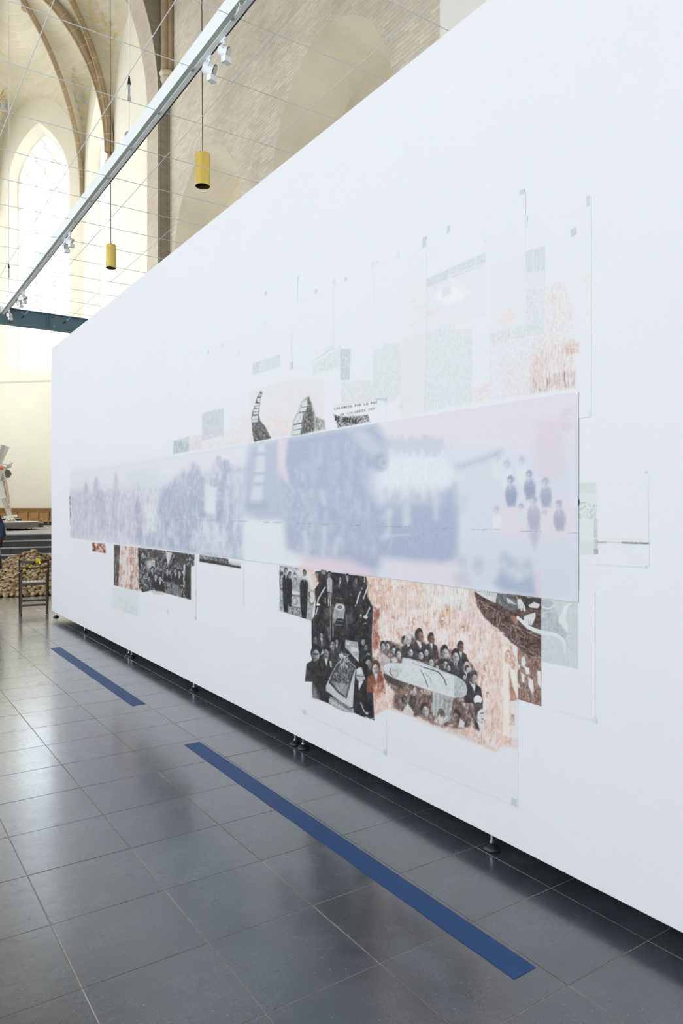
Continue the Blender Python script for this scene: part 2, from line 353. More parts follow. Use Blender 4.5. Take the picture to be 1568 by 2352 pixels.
# ------------------------------------------------------------------ drawings: a small painter working on arrays
def lin(c):
    c = np.asarray(c, dtype=np.float32)/255.0
    return np.where(c <= .04045, c/12.92, ((c+.055)/1.055)**2.4)
PAPER = (222, 230, 239)
rng = np.random.default_rng(5)
class Cv:
    def __init__(s, x0, y0, x1, y1, k, col=PAPER):
        s.x0, s.y0, s.k = x0, y0, k
        s.w, s.h = int((x1-x0)*k), int((y1-y0)*k)
        s.a = np.empty((s.h, s.w, 3), np.float32); s.a[:] = col
    def bb(s, xa, ya, xb, yb):
        i0, i1 = max(0, int((xa-s.x0)*s.k)), min(s.w, int((xb-s.x0)*s.k)+2)
        j0, j1 = max(0, int((ya-s.y0)*s.k)), min(s.h, int((yb-s.y0)*s.k)+2)
        if i1 <= i0 or j1 <= j0: return None
        X, Y = np.meshgrid(s.x0+(np.arange(i0, i1)+.5)/s.k, s.y0+(np.arange(j0, j1)+.5)/s.k)
        return (slice(j0, j1), slice(i0, i1)), X.astype(np.float32), Y.astype(np.float32)
    def put(s, sl, m, col, alpha):
        m = np.clip(m, 0, 1)[..., None]*alpha
        s.a[sl] = s.a[sl]*(1-m)+np.asarray(col, np.float32)*m
    def sdf(s, X, Y, P):
        d = np.full(X.shape, 1e9, np.float32); ins = np.zeros(X.shape, bool); n = len(P)
        for i in range(n):
            (ax, ay), (bx, by) = P[i], P[(i+1) % n]
            ex, ey = bx-ax, by-ay
            t = np.clip(((X-ax)*ex+(Y-ay)*ey)/(ex*ex+ey*ey+1e-9), 0, 1)
            d = np.minimum(d, (X-ax-t*ex)**2+(Y-ay-t*ey)**2)
            if ay != by:
                c = ((ay > Y) != (by > Y)) & (X < (bx-ax)*(Y-ay)/(by-ay)+ax); ins ^= c
        d = np.sqrt(d); return np.where(ins, -d, d)
    def poly(s, P, col, alpha=1, soft=.7, tex=None):
        xs, ys = [p[0] for p in P], [p[1] for p in P]; q = s.bb(min(xs)-soft*2, min(ys)-soft*2, max(xs)+soft*2, max(ys)+soft*2)
        if not q: return
        sl, X, Y = q; m = np.clip(.5-s.sdf(X, Y, P)/(2*soft), 0, 1)
        if tex is not None: m = m*tex(X, Y)
        s.put(sl, m, col, alpha)
    def ell(s, cx, cy, rx, ry, col, alpha=1, rot=0, soft=.6, ring=None, tex=None):
        r = max(rx, ry)+soft*2; q = s.bb(cx-r, cy-r, cx+r, cy+r)
        if not q: return
        sl, X, Y = q; c_, s_ = math.cos(rot), math.sin(rot)
        u = ((X-cx)*c_+(Y-cy)*s_)/rx; v = (-(X-cx)*s_+(Y-cy)*c_)/ry
        d = (np.sqrt(u*u+v*v)-1)*min(rx, ry)
        if ring: d = np.abs(d)-ring
        m = np.clip(.5-d/(2*soft), 0, 1)
        if tex is not None: m = m*tex(X, Y)
        s.put(sl, m, col, alpha)
    def line(s, P, w, col, alpha=1, soft=.5):
        for (ax, ay), (bx, by) in zip(P, P[1:]):
            q = s.bb(min(ax, bx)-w-soft, min(ay, by)-w-soft, max(ax, bx)+w+soft, max(ay, by)+w+soft)
            if not q: continue
            sl, X, Y = q; ex, ey = bx-ax, by-ay
            t = np.clip(((X-ax)*ex+(Y-ay)*ey)/(ex*ex+ey*ey+1e-9), 0, 1)
            d = np.hypot(X-ax-t*ex, Y-ay-t*ey)-w/2
            s.put(sl, np.clip(.5-d/(2*soft), 0, 1), col, alpha)
    def blur(s, r):
        n = max(1, int(r*s.k))
        for _ in range(3):
            for ax in (0, 1):
                p = np.pad(s.a, [(n, n) if i == ax else (0, 0) for i in range(3)], mode='edge')
                c = np.cumsum(p, axis=ax, dtype=np.float64)
                z = np.zeros_like(np.take(c, [0], axis=ax)); c = np.concatenate([z, c], axis=ax)
                m = s.a.shape[ax]
                s.a = ((np.take(c, range(2*n+1, 2*n+1+m), axis=ax)-np.take(c, range(0, m), axis=ax))/(2*n+1)).astype(np.float32)
    def sample(s, X, Y):
        u = np.clip((X-s.x0)*s.k-.5, 0, s.w-1.001); v = np.clip((Y-s.y0)*s.k-.5, 0, s.h-1.001)
        i, j = u.astype(int), v.astype(int); fu, fv = (u-i)[:, None], (v-j)[:, None]
        a = s.a
        return (a[j, i]*(1-fu)+a[j, i+1]*fu)*(1-fv)+(a[j+1, i]*(1-fu)+a[j+1, i+1]*fu)*fv
_G = rng.random((12, 257, 257)).astype(np.float32)
def vn(X, Y, sx, sy, k=0):
    u, v = X/sx+k*17.3, Y/sy+k*9.7
    i, j = np.floor(u).astype(int), np.floor(v).astype(int); fu, fv = u-i, v-j
    fu, fv = fu*fu*(3-2*fu), fv*fv*(3-2*fv); g = _G[k % 12]
    i, j = i % 256, j % 256
    return (g[j, i]*(1-fu)+g[j, i+1]*fu)*(1-fv)+(g[j+1, i]*(1-fu)+g[j+1, i+1]*fu)*fv
def fb(X, Y, sx, sy, k=0): return .5*vn(X, Y, sx, sy, k)+.3*vn(X, Y, sx*.5, sy*.5, k+1)+.2*vn(X, Y, sx*.22, sy*.22, k+2)
def tx(sx, sy, lo, hi, k=0): return lambda X, Y: np.clip((fb(X, Y, sx, sy, k)-lo)/(hi-lo), 0, 1)

# ------------------------------------------------------------------ what is drawn on the sheets
DK, DK2, LG, MG, SEP, SEPD = (34, 35, 38), (58, 57, 60), (176, 186, 193), (112, 118, 124), (206, 160, 142), (150, 104, 90)
L = Cv(145, 430, 1505, 1880, 1.5)
def T(ox, oy, k):
    return lambda pts: [(ox+x/k, oy+y/k) for x, y in pts]
def man(cv, x, y, h, hair=DK, skin=LG, turn=0, suit=None, tie=False, w=.56, bald=False, glasses=False):
    """head centred x,y with height h (photo px); optional suit below"""
    hw = h*w/2
    if suit is not None:
        sw = hw*2.6
        cv.poly([(x-hw*.5, y+h*.42), (x+hw*.5, y+h*.42), (x+sw*.8, y+h*.78), (x+sw, y+h*2.0), (x-sw, y+h*1.9), (x-sw*.85, y+h*.72)], suit, .95, .8)
        cv.poly([(x-hw*.55, y+h*.45), (x+hw*.6, y+h*.45), (x+hw*.15+turn*hw*.3, y+h*1.15)], (200, 208, 214), .95, .5)
        if tie: cv.line([(x+turn*hw*.2, y+h*.55), (x+hw*.15+turn*hw*.3, y+h*1.2)], max(.9, h*.09), DK, .95)
    sd = 1 if turn > .05 else -1 if turn < -.05 else (1 if int(x*7+y*3) % 2 else -1)
    if suit is not None:
        ll = tuple(min(255, int(c*1.0+34)) for c in suit)
        cv.line([(x-hw*.5, y+h*.5), (x-hw*.1, y+h*1.15), (x-hw*.2, y+h*1.8)], max(.6, h*.035), ll, .6, .5)
        cv.line([(x+hw*.6, y+h*.5), (x+hw*.3, y+h*1.15)], max(.6, h*.035), ll, .5, .5)
        cv.line([(x+sd*hw*1.7, y+h*.95), (x+sd*hw*1.5, y+h*1.8)], h*.05, ll, .35, .8)
    cv.ell(x-sd*hw*.12, y-h*.08, hw*1.08, h*.50, hair, .95, rot=.12*sd, soft=.5)
    cv.ell(x+turn*hw*.40+sd*hw*.10, y+h*(.0 if bald else .13), hw*.78, h*.385, skin, .9, rot=-.08*sd, soft=.5)
    mid = tuple(int(a*.55+b*.25) for a, b in zip(skin, hair))
    cv.ell(x+turn*hw*.25-sd*hw*.42, y+h*.16, hw*.42, h*.34, mid, .75, soft=.7)
    cv.ell(x+turn*hw*.4+sd*hw*.2, y+h*.42, hw*.5, h*.09, mid, .55, soft=.6)
    f = x+turn*hw*.62+sd*hw*.08; e = h*.07
    sh = tuple(int(c*.42) for c in skin)
    cv.line([(f-hw*.44, y+e), (f-hw*.14, y+e+h*.01)], h*.055, sh, .7, .4); cv.line([(f+hw*.14, y+e+h*.01), (f+hw*.36, y+e)], h*.055, sh, .7, .4)
    if glasses: cv.line([(f-hw*.6, y+e*.7), (f+hw*.5, y+e*.7)], h*.08, DK, .75, .4)
    cv.line([(f, y+h*.10), (f+sd*hw*.10, y+h*.24)], h*.045, sh, .5, .4)
    cv.line([(f-hw*.18, y+h*.34), (f+hw*.2, y+h*.34)], h*.045, sh, .6, .4)
    cv.ell(x-sd*hw*.9, y+h*.12, hw*.16, h*.10, mid, .7, soft=.5)
FONT = {'A':'010101111101101','B':'110101110101110','C':'011100100100011','D':'110101101101110','E':'111100110100111','I':'111010010010111','L':'100100100100111','M':'101111111101101','N':'101111111111101','O':'010101101101010','P':'110101110100100','R':'110101110101101','S':'011100010001110','Z':'111001010100111',' ':'0'*15,'U':'101101101101111','T':'111010010010010'}
def grain(cv, amt, sx, sy, base=PAPER):
    n = cv.a.shape[0]
    Xg, Yg = np.meshgrid(cv.x0+np.arange(cv.w)/cv.k, cv.y0+np.arange(cv.h)/cv.k)
    g = (fb(Xg, Yg, sx, sy, 6)-.5)*2
    d = np.abs(cv.a-np.asarray(base, np.float32)).max(axis=2)
    wgt = np.clip((d-6)/60, 0, 1)
    cv.a += (g*wgt*amt)[..., None]
def word(cv, s, x0, y0, x1, y1, h, col, w=1.0):
    n = len(s); 
    for i, ch in enumerate(s):
        for r_ in range(5):
            for c_ in range(3):
                if FONT.get(ch, FONT[' '])[r_*3+c_] == '1':
                    u = (i+(c_+.5)/3*.72)/n; x = x0+(x1-x0)*u; y = y0+(y1-y0)*u+(r_+.5)/5*h
                    cv.ell(x, y, (x1-x0)/n/3*.42*w, h/5*.62, col, .9, soft=.35)

# --- pale areas of the upper sheets
t = T(900, 420, 3.136)
L.poly(t([(135,750),(250,690),(250,1080),(135,1110)]), (222,228,236), 1, 2)
for a, b in (((132,862),(172,850)),((250,930),(330,905)),((135,1025),(240,970)),((145,905),(235,890))): L.line(t([a, b]), 4, (232,212,200), .6, 2)
L.poly(t([(250,690),(675,500),(675,590),(250,757)]), (196,209,221), 1, .7)
for u in (410,475,537,600): L.line(t([(u, 700-(u-410)*.42-85), (u, 700-(u-410)*.42-20)]), 1.2, (226,232,240), .9)
L.line(t([(410,650),(675,535)]), 1, (226,232,240), .9); L.line(t([(420,668),(672,580)]), 4, (216,224,234), 1, .6)
L.poly(t([(250,757),(675,590),(675,960),(240,1080)]), (219,225,234), 1, .8)
L.poly(t([(300,810),(350,770),(430,740),(540,800),(500,850),(380,880)]), (231,237,246), 1, 5)
L.poly(t([(360,760),(425,745),(425,800),(360,830)]), (212,216,226), .9, 2)
L.line(t([(420,690),(560,790)]), 8, (229,235,243), .7, 4)
L.line(t([(260,945),(330,915)]), 6, (230,208,196), .7, 3)
L.poly(t([(240,1080),(578,985),(578,1585),(232,1645)]), (204,217,220), 1, .8, tex=tx(3.2, 5.5, 0.24, 0.84, 1))
L.poly(t([(240,1080),(578,985),(578,1585),(232,1645)]), (196,205,216), .8, .8, tex=tx(2.2, 4, 0.44, 0.86, 4))
L.poly(t([(455,1000),(578,985),(578,1050),(455,1060)]), (226,231,238), .8, 2)
L.poly(t([(65,1110),(232,1080),(232,1640),(65,1660)]), (219,224,232), 1, 1)
L.line(t([(85,1520),(60,1620)]), 6, (232,214,200), .7, 3)
L.poly(t([(-60,1160),(35,1150),(35,1560),(-60,1600)]), (211,222,229), 1, 1)
L.poly(t([(710,590),(960,500),(960,1010),(710,1090)]), (219,227,235), 1, 1.2)
L.poly(t([(775,960),(840,900),(885,930),(880,1000),(780,1030)]), (234,216,206), .9, 4, tex=tx(4, 5, 0.14, 0.74, 2))
L.poly(t([(963,495),(1103,448),(1100,770),(963,700)]), (195,208,218), 1, .7)
L.poly(t([(963,640),(1100,640),(1095,1040),(963,1070)]), (217,224,233), 1, 3)
L.poly(t([(963,760),(1100,760),(1095,1045),(963,1070)]), (190,200,212), .8, 1, tex=tx(2.4, 4, 0.39, 0.79, 3))
for k in range(5): L.line(t([(975+22*k,530-8*k),(975+22*k,640)]), .8, (222,230,238), .8)
L.ell(*t([(1045,560)])[0], 10, 30, (224,231,240), .8, ring=.5)
L.poly(t([(710,1090),(1095,1035),(1090,1510),(705,1565)]), (212,212,222), .9, 1, tex=tx(3, 4.5, 0.36, 0.80, 5))
L.poly(t([(710,1090),(965,1020),(1090,1040),(1090,1090),(715,1150)]), (186,204,204), .8, 1, tex=tx(1.6, 3, 0.36, 0.74, 6))
L.poly(t([(800,1300),(1090,1230),(1090,1510),(800,1560)]), (222,196,188), .75, 8, tex=tx(3, 5, 0.42, 0.80, 7))
L.poly(t([(590,1480),(700,1440),(700,1560),(590,1590)]), (226,198,186), .7, 2, tex=tx(3, 4, 0.34, 0.74, 2))
P4 = t([(1100,760),(1240,700),(1300,900),(1315,1470),(1000,1512),(1010,1180),(1100,1040)])
L.poly(P4, (224,198,190), .95, 3, tex=tx(3.2, 6, 0.38, 0.82, 8))
L.poly(t([(1000,1260),(1100,1180),(1318,1130),(1318,1475),(1000,1515)]), (204,168,158), .9, 5, tex=tx(1.9, 16, 0.40, 0.80, 9))
L.poly(t([(1000,1400),(1318,1350),(1318,1475),(1000,1515)]), (150,116,112), .8, 4, tex=tx(1.7, 22, 0.44, 0.82, 10))
for k in range(26): x = 1005+k*12+rng.uniform(-3, 3); L.line(t([(x, 1500-(x-1000)*.11), (x+2, 1360-rng.uniform(0, 60))]), 1.1, (233,236,241), .55)
L.poly(t([(1245,1170),(1350,1150),(1345,1225),(1245,1235)]), (206,166,156), .85, 4, tex=tx(3, 4, 0.14, 0.74, 1))
L.poly(t([(1365,640),(1425,650),(1420,980),(1395,960)]), (228,214,206), .8, 2, tex=tx(3, 4, 0.44, 0.74, 3))
# middle top
t = T(380, 760, 2.904)
for P, c in (([(243,550),(388,512),(388,700),(243,735)], (190,202,212)), ([(52,735),(155,705),(155,800),(52,822)], (178,194,202)), ([(580,218),(625,205),(625,280),(580,292)], (192,206,216)),
             ([(625,205),(765,157),(765,240),(625,280)], (206,219,227)), ([(1165,122),(1235,117),(1230,325),(1165,330)], (188,201,212)), ([(1385,352),(1480,335),(1480,470),(1385,460)], (184,198,210)),
             ([(980,215),(1160,115),(1160,240),(980,300)], (214,224,230)), ([(1385,130),(1568,80),(1568,430),(1385,455)], (214,224,231)), ([(155,705),(240,690),(240,790),(155,800)], (222,219,226)),
             ([(1170,340),(1385,330),(1385,460),(1170,500)], (216,224,230)), ([(1060,120),(1110,95),(1140,110),(1140,160),(1065,190)], (216,226,234))):
    L.poly(t(P), c, 1, .8); L.poly(t(P), tuple(v-14 for v in c), .8, .8, tex=tx(2.4, 4, .45, .68, 4))
L.poly(t([(52,735),(155,705),(155,800),(52,822)]), (210,220,226), .7, .8, tex=tx(2, 6, 0.44, 0.74, 2))
L.poly(t([(560,400),(780,335),(1060,320),(1060,660),(840,700),(560,745)]), (219,222,229), .9, 3)
L.poly(t([(640,420),(840,360),(1065,300),(1065,640),(840,700),(700,715)]), (226,217,219), .6, 6, tex=tx(4, 7, 0.34, 0.84, 3))
L.poly(t([(640,560),(840,540),(840,700),(700,715)]), (230,206,200), .8, 5, tex=tx(3, 9, 0.29, 0.79, 6))
L.poly(t([(430,570),(560,560),(590,740),(430,770)]), (220,217,220), .8, 6, tex=tx(3, 6, 0.24, 0.74, 5))
L.poly(t([(243,700),(440,670),(580,640),(580,745),(243,800)]), (221,217,222), .8, 3, tex=tx(3, 6, 0.24, 0.74, 5))
sn = t([(634,398),(612,440),(600,480),(580,540),(573,580),(578,660),(590,742),(705,716),(660,630),(632,600),(622,560),(630,480),(645,410)])
L.poly(sn, (104,108,108), .95, .8); L.poly(sn, (60,62,62), .9, .8, tex=tx(1.6, 3.6, 0.36, 0.74, 7)); L.poly(sn, (196,204,206), .7, .8, tex=tx(1.2, 3, 0.56, 0.84, 9))
for k, (x, y) in enumerate(((628,430),(622,462),(610,500),(603,540),(597,590))):
    s_ = 9+k*3; L.poly(t([(x-s_,y-s_*.9),(x+s_,y-s_*1.2),(x+s_*.9,y+s_*.8),(x-s_,y+s_)]), (206,214,217), .95, .4); L.line(t([(x-s_*.8,y+s_*.1),(x+s_*.8,y-s_*.1)]), .9, (60,62,62), .8)
tr = t([(955,435),(925,455),(900,490),(885,540),(850,610),(840,697),(900,692),(985,672),(1065,655),(1060,600),(1000,570),(975,480)])
L.poly(tr, (128,132,130), .9, 3); L.poly(t([(955,440),(925,540),(905,690),(990,668),(985,560),(968,480)]), (78,80,76), .9, 2); L.poly(tr, (206,212,212), .75, 3, tex=tx(1.5, 4, 0.49, 0.80, 2))
for P in ([(850,612),(878,552),(920,543),(905,612),(870,622)], [(852,630),(906,618),(903,652),(856,660)], [(845,668),(902,656),(897,688),(845,695)], [(905,480),(945,455),(948,500),(910,510)], [(900,515),(945,505),(935,535),(895,540)]):
    L.poly(t(P), (205,213,216), .97, .5); L.line(t([P[0], P[1], P[2], P[-1]]), .7, (90,94,94), .8)
L.line(t([(853,626),(906,614)]), 1.3, (60,62,60), .9)
L.poly(t([(1120,505),(1180,490),(1410,455),(1430,520),(1300,555),(1150,572),(1122,560)]), (224,230,236), 1, 1)
L.line(t([(1118,500),(1160,495),(1300,480),(1415,455)]), .8, (150,158,160), .8)
word(L, 'COLOMBIA POR LA PAZ', *t([(1124,512)])[0], *t([(1415,468)])[0], 5.5, (92,97,100))
word(L, 'DE COLOMBIA ORO', *t([(1165,552)])[0], *t([(1400,508)])[0], 5.5, (120,124,126))
dk = t([(1118,556),(1180,572),(1350,560),(1362,605),(1250,628),(1150,645),(1140,600)])
L.poly(dk, (150,156,158), .8, 2); L.poly(dk, (50,52,52), .95, 1, tex=tx(2.0, 2.6, 0.40, 0.72, 8)); L.poly(dk, (214,220,222), .6, 1, tex=tx(1.4, 2, 0.54, 0.82, 3))
word(L, 'DE MIEDO', *t([(1130,565)])[0], *t([(1280,592)])[0], 11, (44,46,46), 1.5)
L.line(t([(1165,120),(1165,330)]), .8, (200,205,190), .7)
# --- lower dark montage
t = T(600, 1280, 4.9)
L.poly(t([(205,90),(600,150),(640,200),(565,712),(205,605)]), (170,179,186), 1, .6)
L.poly(t([(205,90),(600,150),(565,712),(205,605)]), (84,90,94), .8, .6, tex=tx(1.8, 3.2, .55, .66, 3))
L.poly(t([(210,120),(600,150),(600,260),(210,200)]), (214,221,228), .8, 4)
L.ell(*t([(378,280)])[0], 8, 19, (214,221,226), .9, ring=1.4); L.ell(*t([(378,280)])[0], 8, 19, DK2, .7, ring=.5); L.ell(*t([(378,290)])[0], 4, 12, MG, .7, ring=.8)
L.ell(*t([(232,270)])[0], 5, 20, DK2, .8, ring=.8)
L.line(t([(375,155),(375,195)]), .9, DK); L.line(t([(362,180),(392,182)]), .9, DK)
for k in range(16): a = k*.4; x, y = 222+14*math.cos(a), 180+20*math.sin(a); L.line(t([(222, 190), (x+12*math.cos(a), y+14*math.sin(a))]), .7, DK2, .8)
for P, c in (([(300,385),(325,365),(445,395),(442,425),(305,410)], (206,213,218)), ([(305,412),(442,428),(438,450),(305,435)], (120,127,132)), ([(308,436),(438,452),(438,560),(310,535)], (188,196,203))): L.poly(t(P), c, 1, .5)
L.ell(*t([(377,495)])[0], 5.5, 8, MG, .9, ring=.9)
for x, y in ((352,600),(420,625)): L.ell(*t([(x, y)])[0], 2.4, 4.6, DK2, .9, ring=.6)
L.line(t([(310,545),(440,570)]), 2, MG); L.poly(t([(330,330),(420,350),(430,390),(320,370)]), (160,168,174), .9, 1)
L.ell(*t([(568,450)])[0], 6.8, 15.5, (212,212,214), .95); L.ell(*t([(568,450)])[0], 6.8, 15.5, DK2, .8, ring=.6); L.line(t([(535,395),(550,460)]), 1.6, DK2)
L.poly(t([(490,560),(580,580),(565,712),(490,690)]), (150,156,160), .9, 2, tex=tx(2, 3, .35, .6, 3))
L.poly(t([(430,120),(600,150),(655,300),(610,360),(606,470),(560,330),(520,220),(455,180)]), (224,198,190), .95, 3)
L.poly(t([(455,170),(560,190),(600,330),(560,400),(520,250)]), (216,222,230), .8, 3)
for (x, yt, yb, wd) in ((276,190,622,38), (322,240,560,24), (478,250,690,46)):
    L.poly(t([(x-wd*.4,yt),(x+wd*.4,yt),(x+wd,yt+50),(x+wd*.8,yb*.75+yt*.25),(x+wd*.55,yb),(x-wd*.5,yb-8),(x-wd*.9,yb*.6+yt*.4),(x-wd,yt+45)]), DK, 1, .6)
L.poly(t([(268,190),(286,190),(278,265)]), (206,213,219), 1, .4); L.poly(t([(472,235),(496,235),(484,290)]), (206,213,219), 1, .4); L.line(t([(484,245),(484,282)]), .9, DK)
man(L, *t([(275,152)])[0], 13); man(L, *t([(320,190)])[0], 11); man(L, *t([(484,178)])[0], 14, glasses=True)
dark = t([(640,155),(820,172),(1180,218),(1215,330),(1200,430),(1262,560),(1242,900),(1250,1200),(1270,1835),(1160,1800),(1050,1752),(950,1738),(850,1700),(760,1645),(650,1600),(575,1578),(570,1200),(565,710),(600,650),(612,480),(600,360),(650,290),(610,200)])
L.poly(dark, DK, 1, .8); L.poly(dark, (74,75,78), .55, .8, tex=tx(5, 12, .45, .7, 2)); L.poly(dark, (88,70,62), .35, 1, tex=tx(7, 11, .52, .7, 5))
L.poly(t([(735,250),(765,215),(798,250),(795,400),(742,385)]), (176,182,186), .95, 1); L.line(t([(768,230),(770,390)]), .8, MG, .8)
L.poly(t([(745,400),(795,405),(790,470),(750,465)]), (130,134,138), .8, 1)
for x, y, h, s_ in ((625,195,14,None),(690,160,12,None),(712,165,12,None),(766,190,13,None),(885,240,12,DK2),(968,218,13,(40,44,48)),(1065,248,11,DK2),(1132,345,10,None),(1010,415,5,None)):
    man(L, *t([(x, y)])[0], h, suit=s_, skin=(170,176,180))
L.poly(t([(612,170),(640,165),(648,260),(625,280)]), (120,120,122), .6, 1.5)
L.line(t([(884,270),(872,330)]), 1.6, (190,196,200), .9)
for P, w in (([(716,340),(680,400),(640,470),(628,530)], 3.4), ([(1112,390),(1090,450),(1072,520)], 3.6), ([(1203,318),(1180,380),(1148,465)], 3.2), ([(1225,520),(1215,580),(1180,650)], 3.0), ([(1160,215),(1162,280)], 2.2), ([(635,565),(612,645)], 2.6), ([(718,455),(720,510)], 1.8), ([(755,470),(757,550)], 2.4), ([(775,470),(778,550)], 2.2)):
    L.line(t(P), w, (196,203,208), .95)
L.ell(*t([(640,532)])[0], 4.5, 2.6, (214,220,225)); L.ell(*t([(1172,672)])[0], 5.4, 4.2, (200,207,212), rot=.3); L.ell(*t([(1120,655)])[0], 2, 3.6, (196,203,208)); L.line(t([(1145,750),(1175,742)]), 1.4, (190,198,203)); L.ell(*t([(1057,545)])[0], 1.4, 1.6, (200,206,210))
L.poly(t([(1180,430),(1215,470),(1262,560),(1250,600),(1180,500)]), (24,25,28), .9, 1); L.line(t([(1190,440),(1222,480),(1240,540)]), 1.0, (120,124,128), .8)
L.line(t([(830,455),(915,465)]), 1.1, (170,150,130), .9)
L.poly(t([(845,512),(930,528),(945,580),(925,700),(905,690),(850,690),(818,745),(812,680),(800,650),(815,570)]), (160,167,173), .97, 1)
L.poly(t([(700,580),(780,560),(820,520),(800,660),(712,700)]), (92,97,102), .8, 3); L.poly(t([(950,640),(1030,620),(1020,740),(960,760)]), (78,84,92), .7, 3)
L.ell(*t([(882,562)])[0], 8, 6, (216,222,226), .95, ring=1.0); L.ell(*t([(882,562)])[0], 4, 2.6, DK2, .9, ring=.6)
for k in range(4): L.line(t([(858-9*k,690+22*k),(915,700+22*k)]), 1.6, (40,42,46) if k % 2 == 0 else (140,146,150), .9)
L.line(t([(806,640),(806,900)]), 2.0, (178,184,188), .8); L.line(t([(776,400),(777,760),(778,1000),(784,1240)]), 1.8, (176,166,148), .75)
L.line(t([(955,650),(965,780)]), 1.3, (140,138,136), .8); L.poly(t([(735,790),(775,785),(775,930),(750,900)]), (120,124,128), .8, 2)
for x, y, h, s_, kw in ((600,925,20,None,dict(turn=.7,skin=(128,128,130))),(672,872,15,DK2,{}),(845,945,15,(70,70,72),{}),(1152,945,18,None,dict(turn=-.5)),(1186,1005,18,None,dict(turn=-.6,skin=(140,144,148))),(1200,1100,20,None,dict(skin=(150,154,158))),
                        (803,975,21,(62,62,64),dict(glasses=True,tie=True)),(728,1070,28,(48,48,50),dict(skin=(150,154,158))),(612,1080,34,(50,48,49),dict(glasses=True,tie=True)),(1205,1190,32,None,dict(skin=(164,168,172)))):
    man(L, *t([(x, y)])[0], h, suit=s_, **kw)
L.poly(t([(672,940),(690,905),(690,980),(680,1000)]), (190,196,200), .8, .8)
L.poly(t([(570,1180),(640,1150),(700,1330),(720,1480),(760,1640),(650,1600),(590,1400)]), (46,44,46), .9, 2)
L.poly(t([(572,1420),(620,1480),(650,1600),(575,1578)]), (150,156,162), .8, 5)
L.line(t([(645,1165),(665,1260)]), 1.8, DK, 1); L.poly(t([(660,1110),(695,1030),(700,1080)]), (200,206,210), .9, .7)
L.poly(t([(765,1170),(785,1165),(795,1240),(775,1235)]), (205,210,214), .9, .8)
# glazed casket
L.poly(t([(945,928),(1085,952),(1100,1065),(1095,1180),(1020,1100),(940,1010)]), (170,178,184), .97, 1)
for P in ([(950,960),(1030,955),(985,1005)], [(1000,1010),(1080,1020),(1090,1060),(1010,1060)], [(1010,1085),(1095,1150),(1090,1180)]): L.poly(t(P), (206,212,217), .9, .8)
L.line(t([(945,990),(985,1000),(1030,950)]), .8, DK2, .8)
L.poly(t([(835,1215),(930,1110),(1062,1235),(1045,1440),(1030,1688),(1000,1692),(870,1610),(728,1500),(726,1450),(780,1330)]), (192,200,206), 1, .7)
L.poly(t([(845,1220),(930,1120),(1055,1240),(1000,1420),(958,1588),(860,1520),(762,1410),(795,1320)]), (64,68,72), 1, .6)
L.poly(t([(860,1240),(935,1150),(1040,1250),(985,1420),(948,1560),(870,1500),(785,1405),(810,1320)]), (150,158,164), .8, .8, tex=tx(2.0, 4, .45, .62, 6))
L.poly(t([(790,1400),(870,1410),(985,1440),(948,1570),(870,1510)]), (176,184,190), .7, 3)
L.poly(t([(860,1160),(900,1060),(990,1100),(970,1250),(900,1240)]), (190,196,200), .9, 2, tex=tx(2, 3, .42, .55, 9))
L.poly(t([(870,1090),(905,1080),(915,1110),(880,1125)]), (210,216,220), .9, 1)
L.line(t([(845,1220),(795,1320),(762,1410),(860,1520),(958,1588),(1000,1420),(1055,1240)]), 1.0, (30,32,34), .9)
L.line(t([(728,1505),(870,1615),(1000,1694),(1030,1690)]), 1.2, (60,64,68), .9)
L.poly(t([(770,1555),(1005,1700),(1040,1700),(1050,1750),(950,1740),(850,1700),(760,1640)]), (168,176,182), .95, 1); L.line(t([(765,1560),(880,1640),(1000,1716)]), 2.0, (80,82,84), .9); L.line(t([(760,1600),(850,1660),(960,1725)]), 1.6, (214,220,224), .8)
# man at lower right
L.poly(t([(1085,1350),(1160,1340),(1250,1480),(1270,1830),(1160,1800),(1040,1745),(1045,1600),(1060,1480)]), (44,42,44), .97, 1)
L.poly(t([(1130,1500),(1200,1480),(1255,1640),(1262,1790),(1180,1770),(1120,1650)]), (30,33,38), .95, 2); L.line(t([(1180,1490),(1230,1560),(1258,1650)]), 1, (110,116,122), .6)
L.poly(t([(1085,1400),(1150,1390),(1120,1450),(1098,1500)]), (205,211,216), 1, .7); L.line(t([(1090,1400),(1086,1450),(1078,1475)]), 2, DK, 1)
L.ell(*t([(1140,1240)])[0], 13.5, 11, (38,30,30), 1, rot=.35); L.ell(*t([(1112,1320)])[0], 9.5, 17, (180,187,192), 1); L.ell(*t([(1100,1278)])[0], 7, 7, (206,211,215), .9)
L.poly(t([(1130,1250),(1195,1260),(1190,1340),(1165,1370),(1150,1310)]), (44,36,36), .95, .8); L.ell(*t([(1158,1362)])[0], 2, 4, (170,176,180))
L.line(t([(1075,1328),(1108,1338)]), 2.0, DK, .95); L.line(t([(1120,1342),(1150,1340)]), 1.4, DK, .9); L.line(t([(1082,1400),(1098,1402)]), 1.2, DK2, .9)
L.line(t([(1120,1640),(1150,1720),(1180,1760)]), 3, (168,174,178), .9); L.ell(*t([(1188,1756)])[0], 3.4, 3.6, (180,186,190)); L.line(t([(1172,1795),(1225,1825),(1266,1812)]), 2.4, (204,211,217), .95)
L.ell(*t([(1210,1560)])[0], 5, 9, (60,66,72), .8, soft=2)
